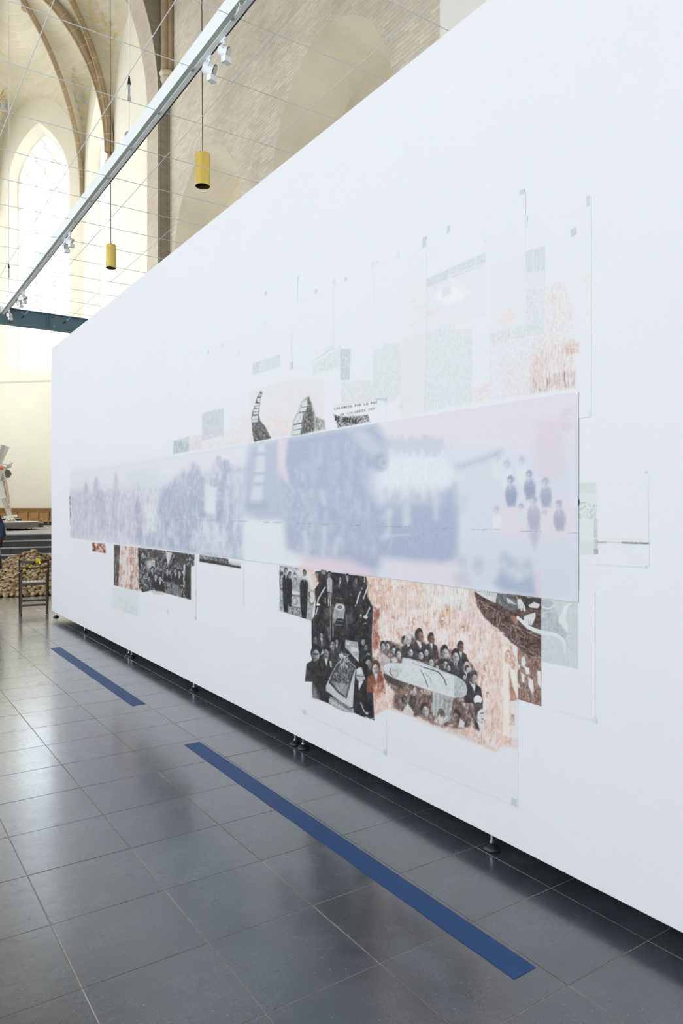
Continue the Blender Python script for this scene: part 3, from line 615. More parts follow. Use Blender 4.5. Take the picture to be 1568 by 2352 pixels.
# --- sepia crowd
t = T(840, 1290, 5.227)
sep = t([(22,178),(700,258),(1310,338),(1400,560),(1568,800),(1750,1000),(1820,1300),(1800,2040),(1720,2090),(1560,2290),(1350,2180),(1150,2070),(900,1985),(760,1930),(560,1860),(380,1800),(250,1760),(120,1830),(95,1600),(90,1000),(92,540),(30,420)])
L.poly(sep, (225,215,214), .9, 4); L.poly(sep, (220,194,184), .85, 3, tex=tx(6, 13, 0.30, 0.82, 3)); L.poly(sep, (212,190,172), .7, 3, tex=tx(3, 10, 0.44, 0.84, 7))
L.poly(t([(22,178),(300,215),(300,620),(95,560),(30,420)]), (210,176,156), .85, 3, tex=tx(3.2, 9, 0.32, 0.76, 5))
L.poly(t([(700,258),(1240,330),(1240,560),(1050,560),(700,500)]), (222,228,234), .8, 7)
L.poly(t([(530,560),(760,580),(750,700),(540,740)]), (228,226,228), .85, 2)
L.poly(t([(98,540),(165,555),(165,1010),(100,1100),(75,980)]), (168,112,98), .95, 1.5); L.poly(t([(98,540),(165,555),(165,1010),(75,980)]), (120,72,62), .5, 1.5, tex=tx(4, 8, 0.44, 0.84, 2))
L.poly(t([(112,190),(128,190),(128,480),(112,480)]), (232,228,224), .8, 1)
L.poly(t([(70,1150),(165,1130),(215,1300),(210,1420),(95,1440)]), (110,80,70), .9, 3)
L.poly(t([(860,480),(1060,560),(1050,660),(700,600)]), (214,196,150), .5, 6, tex=tx(3, 4, 0.39, 0.79, 8))
L.poly(t([(1060,560),(1350,600),(1568,760),(1500,860),(1150,800),(1060,700)]), (222,206,214), .85, 6, tex=tx(7, 4, 0.19, 0.74, 1))
L.poly(t([(840,620),(1050,700),(1280,900),(1420,1250),(1420,2150),(1100,2040),(1330,1700),(1330,1300),(1150,1050),(900,980)]), (217,190,178), .75, 7, tex=tx(7, 12, 0.24, 0.76, 6))
for P in ([(210,940),(225,800),(275,720),(285,950)], [(300,670),(355,680),(350,760),(300,770)], [(550,690),(600,680),(600,800),(560,810)], [(1085,870),(1150,860),(1225,900),(1268,1000),(1240,1030),(1085,1010)], [(860,820),(940,790),(980,860),(975,1000),(850,990)], [(1320,1090),(1360,990),(1400,1100),(1390,1200)], [(1370,1400),(1440,1350),(1470,1430),(1400,1530)], [(470,790),(520,780),(510,870),(470,900)], [(780,620),(820,610),(810,700),(770,720)], [(1430,880),(1500,870),(1490,1110)], [(700,940),(740,870),(745,1000)]):
    L.poly(t(P), (232,228,230), .8, 1.5)
for x, y, h in ((325,715,20),(577,720,19),(918,700,24),(1165,820,18),(640,690,15),(385,900,14),(1035,990,14),(1345,1030,15),(1440,1270,18),(1410,1400,15),(500,820,14),(1460,1600,13),(740,760,15),(845,620,14)):
    man(L, *t([(x, y)])[0], h, hair=(200,160,138), skin=(232,226,226))
crowd = t([(170,1060),(180,960),(300,965),(430,1000),(430,905),(540,880),(600,940),(700,960),(740,1020),(840,1010),(880,1130),(900,1040),(1000,1060),(1100,1070),(1180,1150),(1260,1230),(1335,1330),(1330,1500),(1300,1620),(1390,1720),(1400,1900),(1350,2040),(1270,1960),(1150,2010),(900,1975),(780,1930),(640,1860),(560,1850),(430,1800),(330,1740),(350,1560),(250,1450),(200,1200)])
L.poly(crowd, (128,110,106), .9, 3); L.poly(crowd, (72,66,68), .8, 3, tex=tx(4, 8, .42, .62, 4)); L.poly(crowd, (190,150,134), .5, 4, tex=tx(6, 8, .58, .72, 8))
L.poly(t([(640,1850),(900,1960),(1150,2010),(1350,2040),(1350,2180),(1000,2050),(640,1900)]), (208,180,168), .7, 7)
L.poly(sep, (229,230,234), .75, 5, tex=tx(8, 15, .46, .66, 10)); L.poly(sep, (176,132,114), .40, 3, tex=tx(1.8, 16, .54, .72, 11)); L.poly(crowd, (104,90,88), .8, 4, tex=tx(7, 9, .30, .62, 3))
C2 = [(205,1010,20,.2),(260,1005,18,0),(330,1060,21,.4),(468,950,20,.3),(510,930,24,.2),(640,885,30,.8),(782,920,24,.8),(530,1080,22,.6),(385,1100,21,.7),(720,1080,20,.3),(660,1115,22,0),(780,1200,23,.4),(945,1085,30,.5),(1135,1020,24,.5),(1075,1130,30,.2),(945,1225,22,.8),(1195,1235,28,.7),(1215,1290,16,.6),(850,1265,16,.4),(990,1270,17,.3),(1180,1380,15,.3)]
for i, (x, y, h, tn) in enumerate(C2):
    sk = (206,212,217) if i not in (5, 6, 13) else (148,118,108)
    man(L, *t([(x, y)])[0], h, turn=tn, skin=sk, hair=(58,54,56) if i != 4 else (190,190,190), suit=(66,64,68) if i in (5, 6, 12, 14, 16, 4, 13) else None, tie=i in (14,), bald=i == 4)
L.poly(t([(600,950),(625,940),(672,1010),(660,1040)]), (212,218,223), .95, .6)
man(L, *t([(1290,1395)])[0], 30, turn=.8, skin=(190,180,180), hair=(64,60,62), suit=(56,54,58)); L.poly(t([(1240,1430),(1300,1500),(1300,1545),(1245,1450)]), (214,219,224), .95, .7)
# stretcher with the shrouded body
L.poly(t([(205,1340),(300,1385),(440,1445),(435,1528),(300,1470),(225,1410)]), (78,72,72), .95, 1)
L.poly(t([(175,1100),(230,1110),(295,1180),(290,1215),(215,1225)]), (190,192,196), .9, 1.2); L.poly(t([(300,1170),(350,1140),(380,1200),(330,1215)]), (206,210,214), .9, 1)
boat = t([(205,1280),(225,1228),(300,1215),(437,1218),(437,1150),(520,1160),(650,1200),(800,1262),(950,1322),(1060,1362),(1140,1405),(1195,1460),(1215,1530),(1205,1595),(1165,1628),(1060,1638),(930,1600),(800,1560),(640,1505),(440,1440),(330,1395),(235,1345)])
L.poly(boat, (210,219,226), 1, .8); L.poly(boat, (190,199,207), .5, 1, tex=tx(9, 6, .4, .7, 3))
L.poly(t([(1060,1380),(1140,1405),(1195,1460),(1215,1530),(1205,1595),(1165,1628),(1060,1632)]), (172,181,188), .95, .8, tex=tx(3, 5, .2, .55, 2))
L.line(t([(205,1285),(235,1345),(330,1397),(440,1445),(640,1508),(800,1563),(1060,1640),(1165,1630),(1210,1590),(1215,1530)]), .9, (150,130,124), .8)
L.line(t([(440,1155),(560,1180),(680,1225),(800,1275),(1060,1370)]), .9, (150,156,160), .8)
L.line(t([(690,1268),(750,1284),(870,1325),(935,1400),(965,1480)]), 2.2, (70,72,76), .95); L.line(t([(560,1215),(690,1268)]), 2, (150,156,160), .8)
L.line(t([(655,1300),(690,1360),(745,1500)]), 1.6, (84,88,92), .9); L.line(t([(705,1330),(770,1400),(790,1460)]), 1.0, (110,116,120), .8)
L.ell(*t([(345,1345)])[0], 8, 8, (202,204,204), 1); L.line(t([(295,1285),(288,1330),(315,1370)]), 2.6, (104,96,90), .85); L.line(t([(420,1290),(395,1360),(350,1400)]), 1.2, (150,146,138), .8); L.ell(*t([(345,1345)])[0], 8, 8, (140,138,134), .8, ring=.5)
for P in ([(360,1240),(380,1300)], [(400,1240),(385,1310)], [(300,1250),(330,1300)]): L.line(t(P), 1, (160,152,140), .8)
L.poly(t([(800,1560),(1050,1640),(1035,1750),(1000,1900),(930,1950),(860,1850),(800,1840)]), (176,185,190), .97, 1)
for k in range(9): L.line(t([(815+26*k,1590+8*k),(812+24*k,1840)]), 1.2, (124,132,136) if k % 2 else (206,212,216), .7, .8)
L.poly(t([(910,1620),(1040,1650),(1010,1880),(930,1850)]), (132,134,132), .6, 2, tex=tx(3, 7, .35, .6, 5))
for x, y, h, tn, sk in ((462,1660,20,0,(110,112,116)),(565,1685,26,.6,(96,98,100)),(705,1775,30,.5,(206,210,214)),(1085,1860,30,-.3,(150,140,136))):
    man(L, *t([(x, y)])[0], h, turn=tn, skin=sk, hair=(66,60,62))
L.poly(t([(500,1700),(570,1800),(575,1870),(430,1810)]), (214,214,218), .9, 1.2)
L.ell(*t([(900,1840)])[0], 9, 15, (108,98,92), .95); L.poly(t([(860,1870),(880,1830),(900,1870),(925,1850),(935,1900),(905,1970),(880,1940)]), (206,211,215), .95, .8); L.line(t([(925,1910),(990,1850)]), 3, (206,211,215), .9)
L.poly(t([(1130,1880),(1185,1930),(1180,1990),(1110,1990)]), (216,220,224), .9, 1.5)
L.ell(*t([(1343,1660)])[0], 9.5, 11, (222,228,232), 1); L.ell(*t([(1345,1745)])[0], 11, 11, (86,80,82), 1); L.ell(*t([(1378,1845)])[0], 9, 15, (206,211,215), 1); L.poly(t([(1300,1740),(1390,1760),(1345,1800),(1330,1870),(1305,1830)]), (66,60,62), .95, 1)
L.line(t([(1375,1822),(1410,1818)]), 1.6, DK2); L.line(t([(1388,1890),(1408,1888)]), 1.3, DK2); L.poly(t([(1305,1880),(1345,1960),(1360,2040),(1300,1960)]), (60,58,62), .95, 1.2); L.poly(t([(1330,1900),(1400,1950),(1410,1990),(1360,2000)]), (214,219,223), .95, 1)
man(L, *t([(118,1270)])[0], 30, skin=(206,208,210), hair=(90,60,50), suit=(132,84,68))
L.poly(t([(95,1480),(240,1440),(238,1780),(100,1860)]), (224,200,192), .8, 4, tex=tx(5, 8, .25, .6, 4)); L.poly(t([(95,1520),(180,1560),(160,1650),(100,1660)]), (196,140,122), .7, 3)
# --- upper right of it: car, hands, cloth, brown onlookers
t = T(1070, 1320, 4.2)
L.poly(t([(725,232),(1080,262),(1080,910),(725,836)]), (197,210,217), 1, .7)
L.poly(t([(725,250),(860,330),(960,560),(955,660),(870,600),(725,560)]), (170,184,192), .8, 5)
L.poly(t([(80,158),(300,180),(500,195),(722,225),(722,800),(640,790),(560,760),(500,700),(430,650),(360,560),(280,500),(180,420),(110,310)]), (104,86,82), .97, 1.5)
L.poly(t([(80,158),(500,195),(722,225),(722,800),(560,760),(430,650),(280,500),(110,310)]), (70,56,54), .8, 2, tex=tx(9, 4, .42, .62, 2))
L.poly(t([(80,160),(300,180),(285,275),(180,225)]), (214,221,227), .97, .8)
for k in range(7): L.line(t([(190+18*k,172+3*k),(184+18*k,196+3*k)]), 1.1, (120,128,132), .8)
L.poly(t([(300,195),(420,185),(500,215),(502,330),(430,345),(350,310),(295,270)]), (108,116,120), .97, 1); L.poly(t([(385,215),(440,250),(490,290),(400,270)]), (200,207,212), .9, .8); L.line(t([(340,200),(365,260),(430,310)]), 1.6, (60,64,66), .8); L.line(t([(315,240),(350,300)]), 1, (190,196,200), .7)
L.poly(t([(495,235),(530,232),(565,275),(575,350),(560,358),(548,325),(540,352),(528,348),(520,320),(506,335),(498,290)]), (206,213,218), 1, .6)
for x in (515,534,552): L.line(t([(x,290),(x+4,335)]), .7, MG, .8)
L.poly(t([(405,215),(520,195),(500,235),(480,250)]), (90,74,70), .9, .8); L.line(t([(480,205),(505,240)]), 1.4, (206,210,214), .9)
L.poly(t([(520,215),(722,230),(722,340),(640,330),(560,290)]), (66,60,62), .95, 1); L.poly(t([(600,295),(655,262),(716,288),(690,325),(620,318)]), (206,214,220), 1, .6); L.ell(*t([(608,215)])[0], 6, 3, (150,158,160), .9)
L.poly(t([(560,400),(600,385),(665,362),(672,400),(650,460),(630,490),(600,480),(575,485),(556,450)]), (208,215,220), 1, .7)
for x in (580,602,625): L.line(t([(x,440),(x+2,478)]), .8, MG, .7)
L.poly(t([(425,392),(490,400),(500,470),(470,480),(435,430)]), (160,120,106), .9, 1.2); L.line(t([(490,400),(490,455)]), 1.4, (206,190,186), .8)
def ribb(P, wd, col):
    for i, (a, b) in enumerate(zip(P, P[1:])): L.line(t([a, b]), wd[i], col, 1, .6)
ribb([(500,415),(545,455),(600,505),(660,535),(740,560),(820,572),(880,590),(925,622),(945,655),(950,700),(950,755)], [7,8.5,9,9.5,10,9.5,9,8,5.5,3.4], (216,224,230))
L.poly(t([(728,240),(800,235),(850,290),(852,330),(800,362),(728,390)]), (176,188,195), .97, 1); L.line(t([(735,310),(790,330),(848,300)]), 3.6, (216,223,228), .9, .8); L.line(t([(735,375),(845,345)]), 2.2, (210,218,224), .8); L.ell(*t([(740,400)])[0], 4, 3, (208,216,221))
L.poly(t([(1022,266),(990,275),(945,300),(925,370),(895,420),(890,450),(930,500),(965,545),(982,560),(985,490),(960,440),(965,380),(985,310)]), (218,226,231), .97, 1)
L.line(t([(760,600),(860,645),(920,650)]), 1.6, (214,222,228), .6, 1); L.line(t([(770,730),(850,745)]), 1.2, (212,220,226), .6)
for P in ([(165,330),(190,315),(215,345),(200,360)], [(265,365),(258,500),(290,530),(320,470),(328,400),(300,370),(300,490)], [(190,340),(188,440)], [(110,250),(130,300),(125,330)], [(340,470),(420,520)], [(436,500),(428,560),(440,620),(470,650),(490,600),(478,540),(455,490)], [(440,480),(520,530),(575,590),(560,612),(500,580)], [(490,500),(620,570),(720,610)], [(600,560),(650,560),(720,580)], [(500,600),(520,640),(490,660)], [(520,680),(600,720),(720,800)], [(590,730),(640,760),(715,815)], [(700,710),(706,780)], [(110,240),(150,265),(180,300),(240,310),(290,350)], [(225,640),(228,770)]):
    L.line(t(P), 1.0, (214,196,198), .8, .5)
L.poly(t([(495,690),(560,765),(640,795),(725,805),(725,1285),(660,1270),(500,1222)]), (158,132,124), .97, .8); L.poly(t([(495,690),(725,805),(725,1285),(500,1222)]), (104,82,76), .7, .8, tex=tx(3, 8, .45, .64, 6))
for P in ([(535,800),(560,790),(580,850),(560,900),(530,870)], [(560,880),(610,900),(615,960),(580,960)], [(530,940),(565,970),(565,1045),(540,1035)], [(600,985),(645,1020),(655,1110),(640,1160),(600,1070)], [(685,925),(722,930),(722,1100),(690,1050)], [(500,850),(525,880),(505,920)], [(500,1040),(522,1080),(505,1100)], [(642,1150),(650,1150),(646,1230)]):
    L.poly(t(P), (224,229,233), .95, 1.2)
for x in (510,530,555,585,612,640,662,690,708): L.line(t([(x,1110+(x-500)*.1),(x+12,1235+(x-500)*.16)]), 1, (84,64,58), .55)
L.poly(t([(345,690),(412,700),(418,1560),(355,1550)]), (232,230,226), .95, 2.5); L.poly(t([(250,560),(350,600),(352,1560),(298,1640)]), (221,190,182), .7, 4, tex=tx(5, 20, .3, .6, 2))
L.poly(t([(414,900),(430,1010),(495,1200),(490,1225),(425,1218)]), (170,134,118), .9, 1.2); L.poly(t([(370,760),(420,740),(490,800),(470,880),(400,860),(375,840)]), (198,160,144), .75, 3, tex=tx(4, 5, .3, .6, 4)); man(L, *t([(405,770)])[0], 19, hair=(196,160,146), skin=(232,228,228)); man(L, *t([(445,880)])[0], 20, hair=(190,152,138), skin=(228,224,224))
L.poly(t([(430,905),(470,920),(492,1000),(490,1160),(450,1080)]), (230,232,232), .9, 1.5)
L.poly(t([(425,1225),(500,1200),(502,1685),(440,1660)]), (222,226,232), .85, 2); L.poly(t([(430,1338),(465,1345),(470,1462),(435,1445)]), (190,160,150), .85, 1.2, tex=tx(2, 8, .3, .5, 2)); L.poly(t([(355,1555),(440,1575),(438,1655),(360,1625)]), (204,164,138), .9, 1, tex=tx(4, 7, .3, .5, 5)); L.poly(t([(298,1530),(360,1560),(500,1590),(502,1690),(400,1670),(300,1640)]), (224,204,200), .6, 3)
# --- lower left photographs
t = T(140, 1000, 3.409)
L.poly(t([(415,856),(467,862),(462,1000),(448,1182),(415,1172)]), (66,64,62), .95, .8); L.poly(t([(415,856),(467,862),(448,1182),(415,1172)]), (168,150,136), .8, .8, tex=tx(1.5, 14, .5, .66, 3))
L.poly(t([(462,862),(612,880),(612,1218),(530,1205),(450,1182)]), (216,214,216), .97, .8); L.poly(t([(462,862),(612,880),(612,1218),(530,1205),(450,1182)]), (186,142,126), .9, .8, tex=tx(1.7, 15, .46, .64, 6)); L.poly(t([(540,870),(612,880),(612,1218),(540,1205)]), (140,98,84), .7, .8, tex=tx(1.5, 7, .54, .66, 1))
mt = t([(605,880),(700,890),(1045,932),(1042,1020),(1016,1030),(1016,1288),(900,1255),(800,1230),(700,1215),(640,1228),(612,1200)])
L.poly(mt, (40,40, 42), 1, .7); L.poly(mt, (128,134,138), .8, .7, tex=tx(1.7, 6, .50, .62, 7)); L.poly(mt, (206,212,216), .8, .7, tex=tx(1.4, 4, .60, .67, 4))
for P, c in (([(670,985),(735,975),(735,1030),(672,1045)], (186,192,196)), ([(845,1000),(870,920),(820,910),(830,1000)], (206,212,217)), ([(870,915),(985,928),(975,990),(930,1010)], (74,66,62)), ([(800,1205),(930,1200),(940,1258),(820,1232)], (112,120,124)), ([(958,1010),(972,1010),(962,1190),(955,1190)], (196,202,206)), ([(975,1020),(1016,1030),(1016,1285),(970,1265)], (46,42,42)), ([(605,900),(625,900),(625,1040),(607,1030)], (30,30,32)), ([(700,1210),(800,1215),(800,1248),(730,1245)], (206,200,198)), ([(695,900),(790,905),(790,960),(700,950)], (84,78,76))): L.poly(t(P), c, .92, .8)
for k in range(9): L.line(t([(705+10*k,905),(706+10*k,955)]), .6, (34,34,36), .8)
for x, y, h in ((715,1050,13),(740,1100,14),(775,1120,15),(690,1120,12),(895,1060,13),(925,1075,14),(655,1100,12),(850,1165,10),(830,1060,13),(640,930,11),(1010,960,12)): man(L, *t([(x, y)])[0], h, skin=(190,196,200), suit=(36,36,38) if h > 12 else None)
L.poly(t([(1085,935),(1310,968),(1312,990),(1407,1002),(1407,1042),(1250,1015),(1085,988)]), (150,158,162), 1, .7); L.poly(t([(1085,965),(1200,985),(1407,1030),(1407,1042),(1085,988)]), (34,36,36), .9, 1.2); L.poly(t([(1085,935),(1310,968),(1310,1010),(1085,985)]), (52,54,54), .9, .7, tex=tx(2.5, 3, .45, .6, 3)); L.poly(t([(1320,980),(1407,990),(1405,1020),(1330,1005)]), (206,213,217), .8, 2)
L.poly(t([(243,840),(345,850),(352,925),(245,905)]), (206,176,160), .95, .7); L.poly(t([(243,840),(345,850),(352,925),(245,905)]), (116,72,56), .9, .7, tex=tx(2.4, 10, .44, .6, 6)); L.line(t([(300,855),(330,885),(345,920)]), 2, (60,40,34), .8)
L.poly(t([(65,430),(100,440),(98,785),(76,780),(78,640)]), (214,206,200), .9, .6); L.poly(t([(65,480),(100,480),(98,785),(76,780)]), (92,72,62), .9, .6, tex=tx(1.6, 8, .46, .6, 2)); L.line(t([(96,650),(84,780)]), 1.3, (40,36,34), .9)
L.poly(t([(400,1195),(600,1215),(605,1420),(400,1355)]), (214,224,230), .8, 1); L.poly(t([(430,1250),(600,1340),(604,1420),(480,1380)]), (200,212,220), .7, 2, tex=tx(4, 5, .45, .65, 3))
# --- right: small works beside the band
t = T(960, 880, 2.8)
L.poly(t([(1022,640),(1145,640),(1145,712),(1022,708)]), (208,220,223), 1, 1); L.poly(t([(1022,712),(1148,715),(1148,878),(1022,875)]), (216,226,230), 1, 1); L.poly(t([(1025,760),(1148,770),(1148,875),(1025,870)]), (176,192,196), .8, 1, tex=tx(3, 4, .5, .62, 5))
L.ell(*t([(1024,768)])[0], 5.5, 9, (96,104,110), .95, soft=1); L.poly(t([(1022,880),(1132,880),(1132,1100),(1022,1100)]), (217,226,232), 1, 1.5); L.poly(t([(1030,1030),(1132,1020),(1132,1100),(1030,1100)]), (206,217,222), .7, 5)
L.poly(t([(1130,870),(1152,870),(1156,1100),(1130,1098)]), (192,202,206), .95, .7); L.poly(t([(1130,1066),(1156,1066),(1156,1100),(1130,1098)]), (156,162,168), .95, .7)
L.line(t([(1155,1024),(1208,1024)]), 4.5, (176,180,186), .95, .7); L.line(t([(1212,1024),(1308,1026)]), 3.6, (212,210,216), .95, .7); L.line(t([(1312,1026),(1400,1029),(1482,1031)]), 4.6, (150,160,164), .95, .7); L.line(t([(1320,1028),(1480,1030)]), 1.4, (96,104,106), .8)
L.line(t([(1156,1005),(1482,1012)]), 2.4, (226,226,216), .8, 1.2)
# faint film edges
for P in ([(980,562),(980,662)], [(1207,512),(1207,580)], [(1125,768),(1125,918)], [(1125,768),(1206,744)], [(857,625),(857,700)], [(888,1650),(888,1732)], [(980,655),(976,950)], [(888,912),(888,972)], [(560,1305),(560,1387)], [(920,955),(975,945)], [(1243,1500),(1243,1620)]):
    L.line(P, .8, (188,198,204), .7, .5)
for (xa, ya, xb, yb) in ((698,1640,888,1733),(888,1733,1188,1855),(1243,1626,1365,1658),(1372,1298,1489,1305),(1330,1095,1489,1083)):
    L.line([(xa, ya-2), (xb, yb-2)], 1.0, (196,205,206), .7, .6)

grain(L, 34, 1.9, 4.2); grain(L, 22, 6, 9)
L.a = np.clip(L.a, 12, 240)
_r = slice(0, int((1015-L.y0)*L.k)); _lum = L.a[_r].min(axis=2); _w = np.clip((_lum-120)/60, 0, 1)[..., None]*.34   # haze painted in: the upper sheets fade toward the paper colour
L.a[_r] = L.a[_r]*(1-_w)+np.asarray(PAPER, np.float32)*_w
L.a = .5*L.a+.125*(np.roll(L.a, 1, 0)+np.roll(L.a, -1, 0)+np.roll(L.a, 1, 1)+np.roll(L.a, -1, 1))
# --- the frosted band: the same crowd seen blurred
Bd = Cv(150, 880, 1340, 1400, 1.0, (211, 220, 234))
blue, blue2, pale, lav, pink = (164, 178, 206), (178, 191, 213), (220, 228, 238), (208, 212, 228), (217, 216, 229)
Bd.poly([(855,960),(1330,890),(1330,1060),(1100,1020),(900,1010)], (220,219,232), .9, 20)
Bd.poly([(880,915),(1330,895),(1300,1000),(1000,1000)], pink, .5, 25)
Bd.poly([(655,1008),(760,990),(862,975),(885,1010),(885,1070),(850,1080),(845,1120),(870,1160),(1000,1150),(1050,1170),(1046,1290),(980,1295),(880,1280),(860,1320),(780,1320),(760,1285),(700,1290),(655,1260),(645,1160),(640,1090)], blue, 1, 12)
Bd.poly([(575,1022),(640,1010),(640,1090),(655,1190),(600,1195),(560,1180),(560,1080)], blue2, .95, 9)
Bd.poly([(593,1020),(607,1020),(609,1060),(605,1110),(600,1160),(572,1162),(583,1100)], (208,217,230), .95, 4)
for y in (1043, 1088, 1112): Bd.line([(586, y), (606, y)], 7, (172,186,208), .9, 4)
Bd.line([(574,1160),(606,1160)], 16, (160,176,200), .85, 8)
Bd.poly([(640,1010),(660,1008),(655,1060),(665,1120),(640,1080)], (222,214,228), .9, 5)
Bd.poly([(556,1196),(650,1200),(656,1262),(700,1275),(700,1310),(556,1290)], pale, 1, 8)
Bd.poly([(870,1055),(1015,1040),(1040,1090),(1035,1120),(980,1135),(900,1150),(870,1120)], (222,230,241), 1, 12)
Bd.poly([(800,990),(835,985),(880,1030),(870,1060),(830,1030)], (200,209,226), .8, 10)
Bd.ell(872, 1062, 18, 20, (158,172,198), .95, soft=6); Bd.ell(880, 1062, 8, 9, (206,214,226), .7, soft=3, ring=2)
for k in range(34): x = 885+k*4; Bd.line([(x, 998+rng.uniform(0, 16)), (x+1, 1018+rng.uniform(10, 36))], 2.6, (184,194,212), .8, 1.5)
Bd.poly([(880,1125),(1000,1120),(1080,1140),(1060,1175),(880,1170)], blue2, .8, 14, tex=tx(6, 20, 0.17, 0.73, 3))
Bd.poly([(700,1020),(860,990),(880,1280),(700,1280)], (190,200,220), .8, 16, tex=tx(10, 26, 0.37, 0.81, 5)); Bd.poly([(640,1080),(720,1060),(730,1290),(660,1280)], (200,208,226), .7, 10, tex=tx(5, 11, 0.39, 0.79, 8))
for P in ([(738,1130),(745,1155)], [(880,1190),(895,1175),(890,1230),(878,1235)], [(936,1160),(938,1200)], [(1000,1150),(1002,1190)], [(700,1225),(704,1280)], [(745,1215),(742,1275)], [(775,1240),(768,1270)], [(928,1170),(930,1205)]): Bd.line(P, 11, (206,215,230), .75, 6)
Bd.line([(903,1230),(940,1228)], 3, (206,216,230), .8, 2); Bd.line([(903,1230),(895,1256)], 2, (206,216,230), .7, 2)
Bd.poly([(695,1280),(800,1285),(860,1310),(820,1345),(700,1315),(690,1300)], (222,208,224), .9, 10); Bd.poly([(880,1290),(1050,1295),(1050,1345),(900,1330)], (220,216,230), .9, 14)
Bd.poly([(1055,1120),(1180,1060),(1328,1000),(1328,1370),(1060,1330),(1055,1240)], (208,216,231), .7, 30); Bd.poly([(1230,970),(1290,960),(1295,1090),(1250,1110),(1225,1050)], (212,208,224), .9, 14)
Bd.poly([(1288,940),(1320,932),(1320,985),(1290,990)], (206,200,216), .8, 5, tex=tx(30, 7, 0.17, 0.73, 2))
Bd.line([(1052,1072),(1100,1058),(1148,1038)], 15, (190,202,218), .95, 7); Bd.line([(1062,1072),(1140,1046)], 4, (172,186,204), .7, 4)
Bd.poly([(1015,1140),(1045,1110),(1050,1270),(1010,1290)], blue, .9, 10); Bd.poly([(1060,1070),(1140,1050),(1140,1110),(1070,1130)], (206,214,228), .6, 14)
Bd.poly([(1150,1160),(1320,1150),(1320,1240),(1150,1230)], (224,214,226), .6, 18)
for x, y, h, c in ((1140,1045,14,(176,190,208)),(1164,1066,22,(196,206,220)),(1198,1052,20,(200,209,222))): Bd.ell(x, y, h*.32, h*.5, c, .8, soft=2); Bd.poly([(x-h*.5,y+h*.5),(x+h*.5,y+h*.5),(x+h*.7,y+h*2.4),(x-h*.7,y+h*2.4)], (214,222,233), .8, 3)
BF = [(1172,1103,22,(150,162,188)),(1215,1090,22,(156,166,192)),(1250,1106,22,(166,174,198)),(1196,1164,17,(168,180,200)),(1224,1150,24,(182,182,202)),(1140,1170,18,(182,194,210)),(1283,1160,24,(172,176,198)),(1250,1180,16,(196,202,218))]
Bd.poly([(1060,1240),(1328,1235),(1328,1388),(1240,1378),(1070,1345)], (203,215,229), .7, 18); Bd.poly([(1215,1200),(1240,1200),(1236,1235),(1228,1262),(1216,1235)], (180,184,206), .8, 6)
for x, y, s_ in ((1160,1288,20),(1180,1300,16),(1210,1305,18),(1098,1300,16),(1060,1290,12)): Bd.ell(x, y, s_*.7, s_, (172,186,208), .7, soft=8); Bd.ell(x-2, y+8, s_*.35, s_*.4, (206,216,230), .6, soft=5)
Bd.poly([(1135,1340),(1150,1310),(1190,1335),(1225,1320),(1235,1370),(1150,1355)], (166,180,206), .95, 9); Bd.poly([(1040,1320),(1075,1310),(1080,1345),(1045,1340)], (198,196,216), .8, 8); Bd.poly([(1225,1310),(1240,1310),(1246,1370),(1232,1368)], (214,206,222), .8, 5)
# left half
Bd.poly([(155,1090),(560,1030),(560,1060),(155,1130)], (219,225,238), .8, 10)
for k, (x, y0, w_, c) in enumerate(((197,1122,8,(178,182,206)),(221,1110,9,(176,182,206)),(232,1140,14,(176,184,208)),(266,1100,6,(180,188,210)),(262,1145,9,(176,182,206)),(317,1118,12,(160,174,202)),(318,1170,16,(162,176,204)),(380,1140,14,(168,180,206)),(410,1120,16,(166,180,205)),(440,1095,20,(160,175,202)),(465,1110,14,(160,175,202)))):
    Bd.line([(x, y0), (x, y0+70)], w_*1.3, c, .9, 4); Bd.ell(x, y0-6, w_*.4, 8, c, .9, soft=2)
Bd.poly([(160,1130),(440,1120),(445,1268),(300,1250),(160,1236)], (190,192,216), .75, 6, tex=tx(5, 26, 0.29, 0.75, 4)); Bd.poly([(160,1130),(470,1110),(445,1270),(160,1236)], (226,216,228), .7, 6, tex=tx(4, 18, 0.39, 0.81, 7)); Bd.poly([(365,1130),(445,1060),(470,1090),(452,1270),(330,1255),(345,1220)], (160,174,202), .9, 7, tex=tx(7, 22, 0.17, 0.65, 2))
Bd.poly([(460,1100),(500,1060),(558,1075),(556,1290),(460,1276)], (160,174,202), .85, 6, tex=tx(8, 24, 0.19, 0.68, 9)); Bd.poly([(470,1110),(498,1120),(492,1180),(468,1175)], (216,225,236), .9, 3); Bd.ell(502, 1060, 7, 14, (176,190,210), .9, soft=1.5); Bd.poly([(512,1056),(526,1058),(508,1200),(496,1200)], (156,170,200), .9, 3); Bd.poly([(460,1200),(500,1200),(505,1275),(460,1268)], (210,218,229), .8, 3, tex=tx(3, 4, 0.22, 0.68, 2)); Bd.poly([(330,1160),(362,1150),(358,1220),(328,1225)], (219,227,237), .85, 5)
Bd.poly([(290,1085),(365,1072),(365,1150),(290,1150)], (210,218,230), .8, 6)
Bd.poly([(158,1122),(340,1140),(330,1240),(158,1232)], (150,160,192), .45, 4, tex=tx(3, 14, 0.42, 0.83, 5)); Bd.poly([(400,1050),(560,1040),(560,1150),(400,1150)], (220,214,224), .5, 6, tex=tx(2.5, 5, 0.37, 0.78, 3))
Bd.blur(1.6)
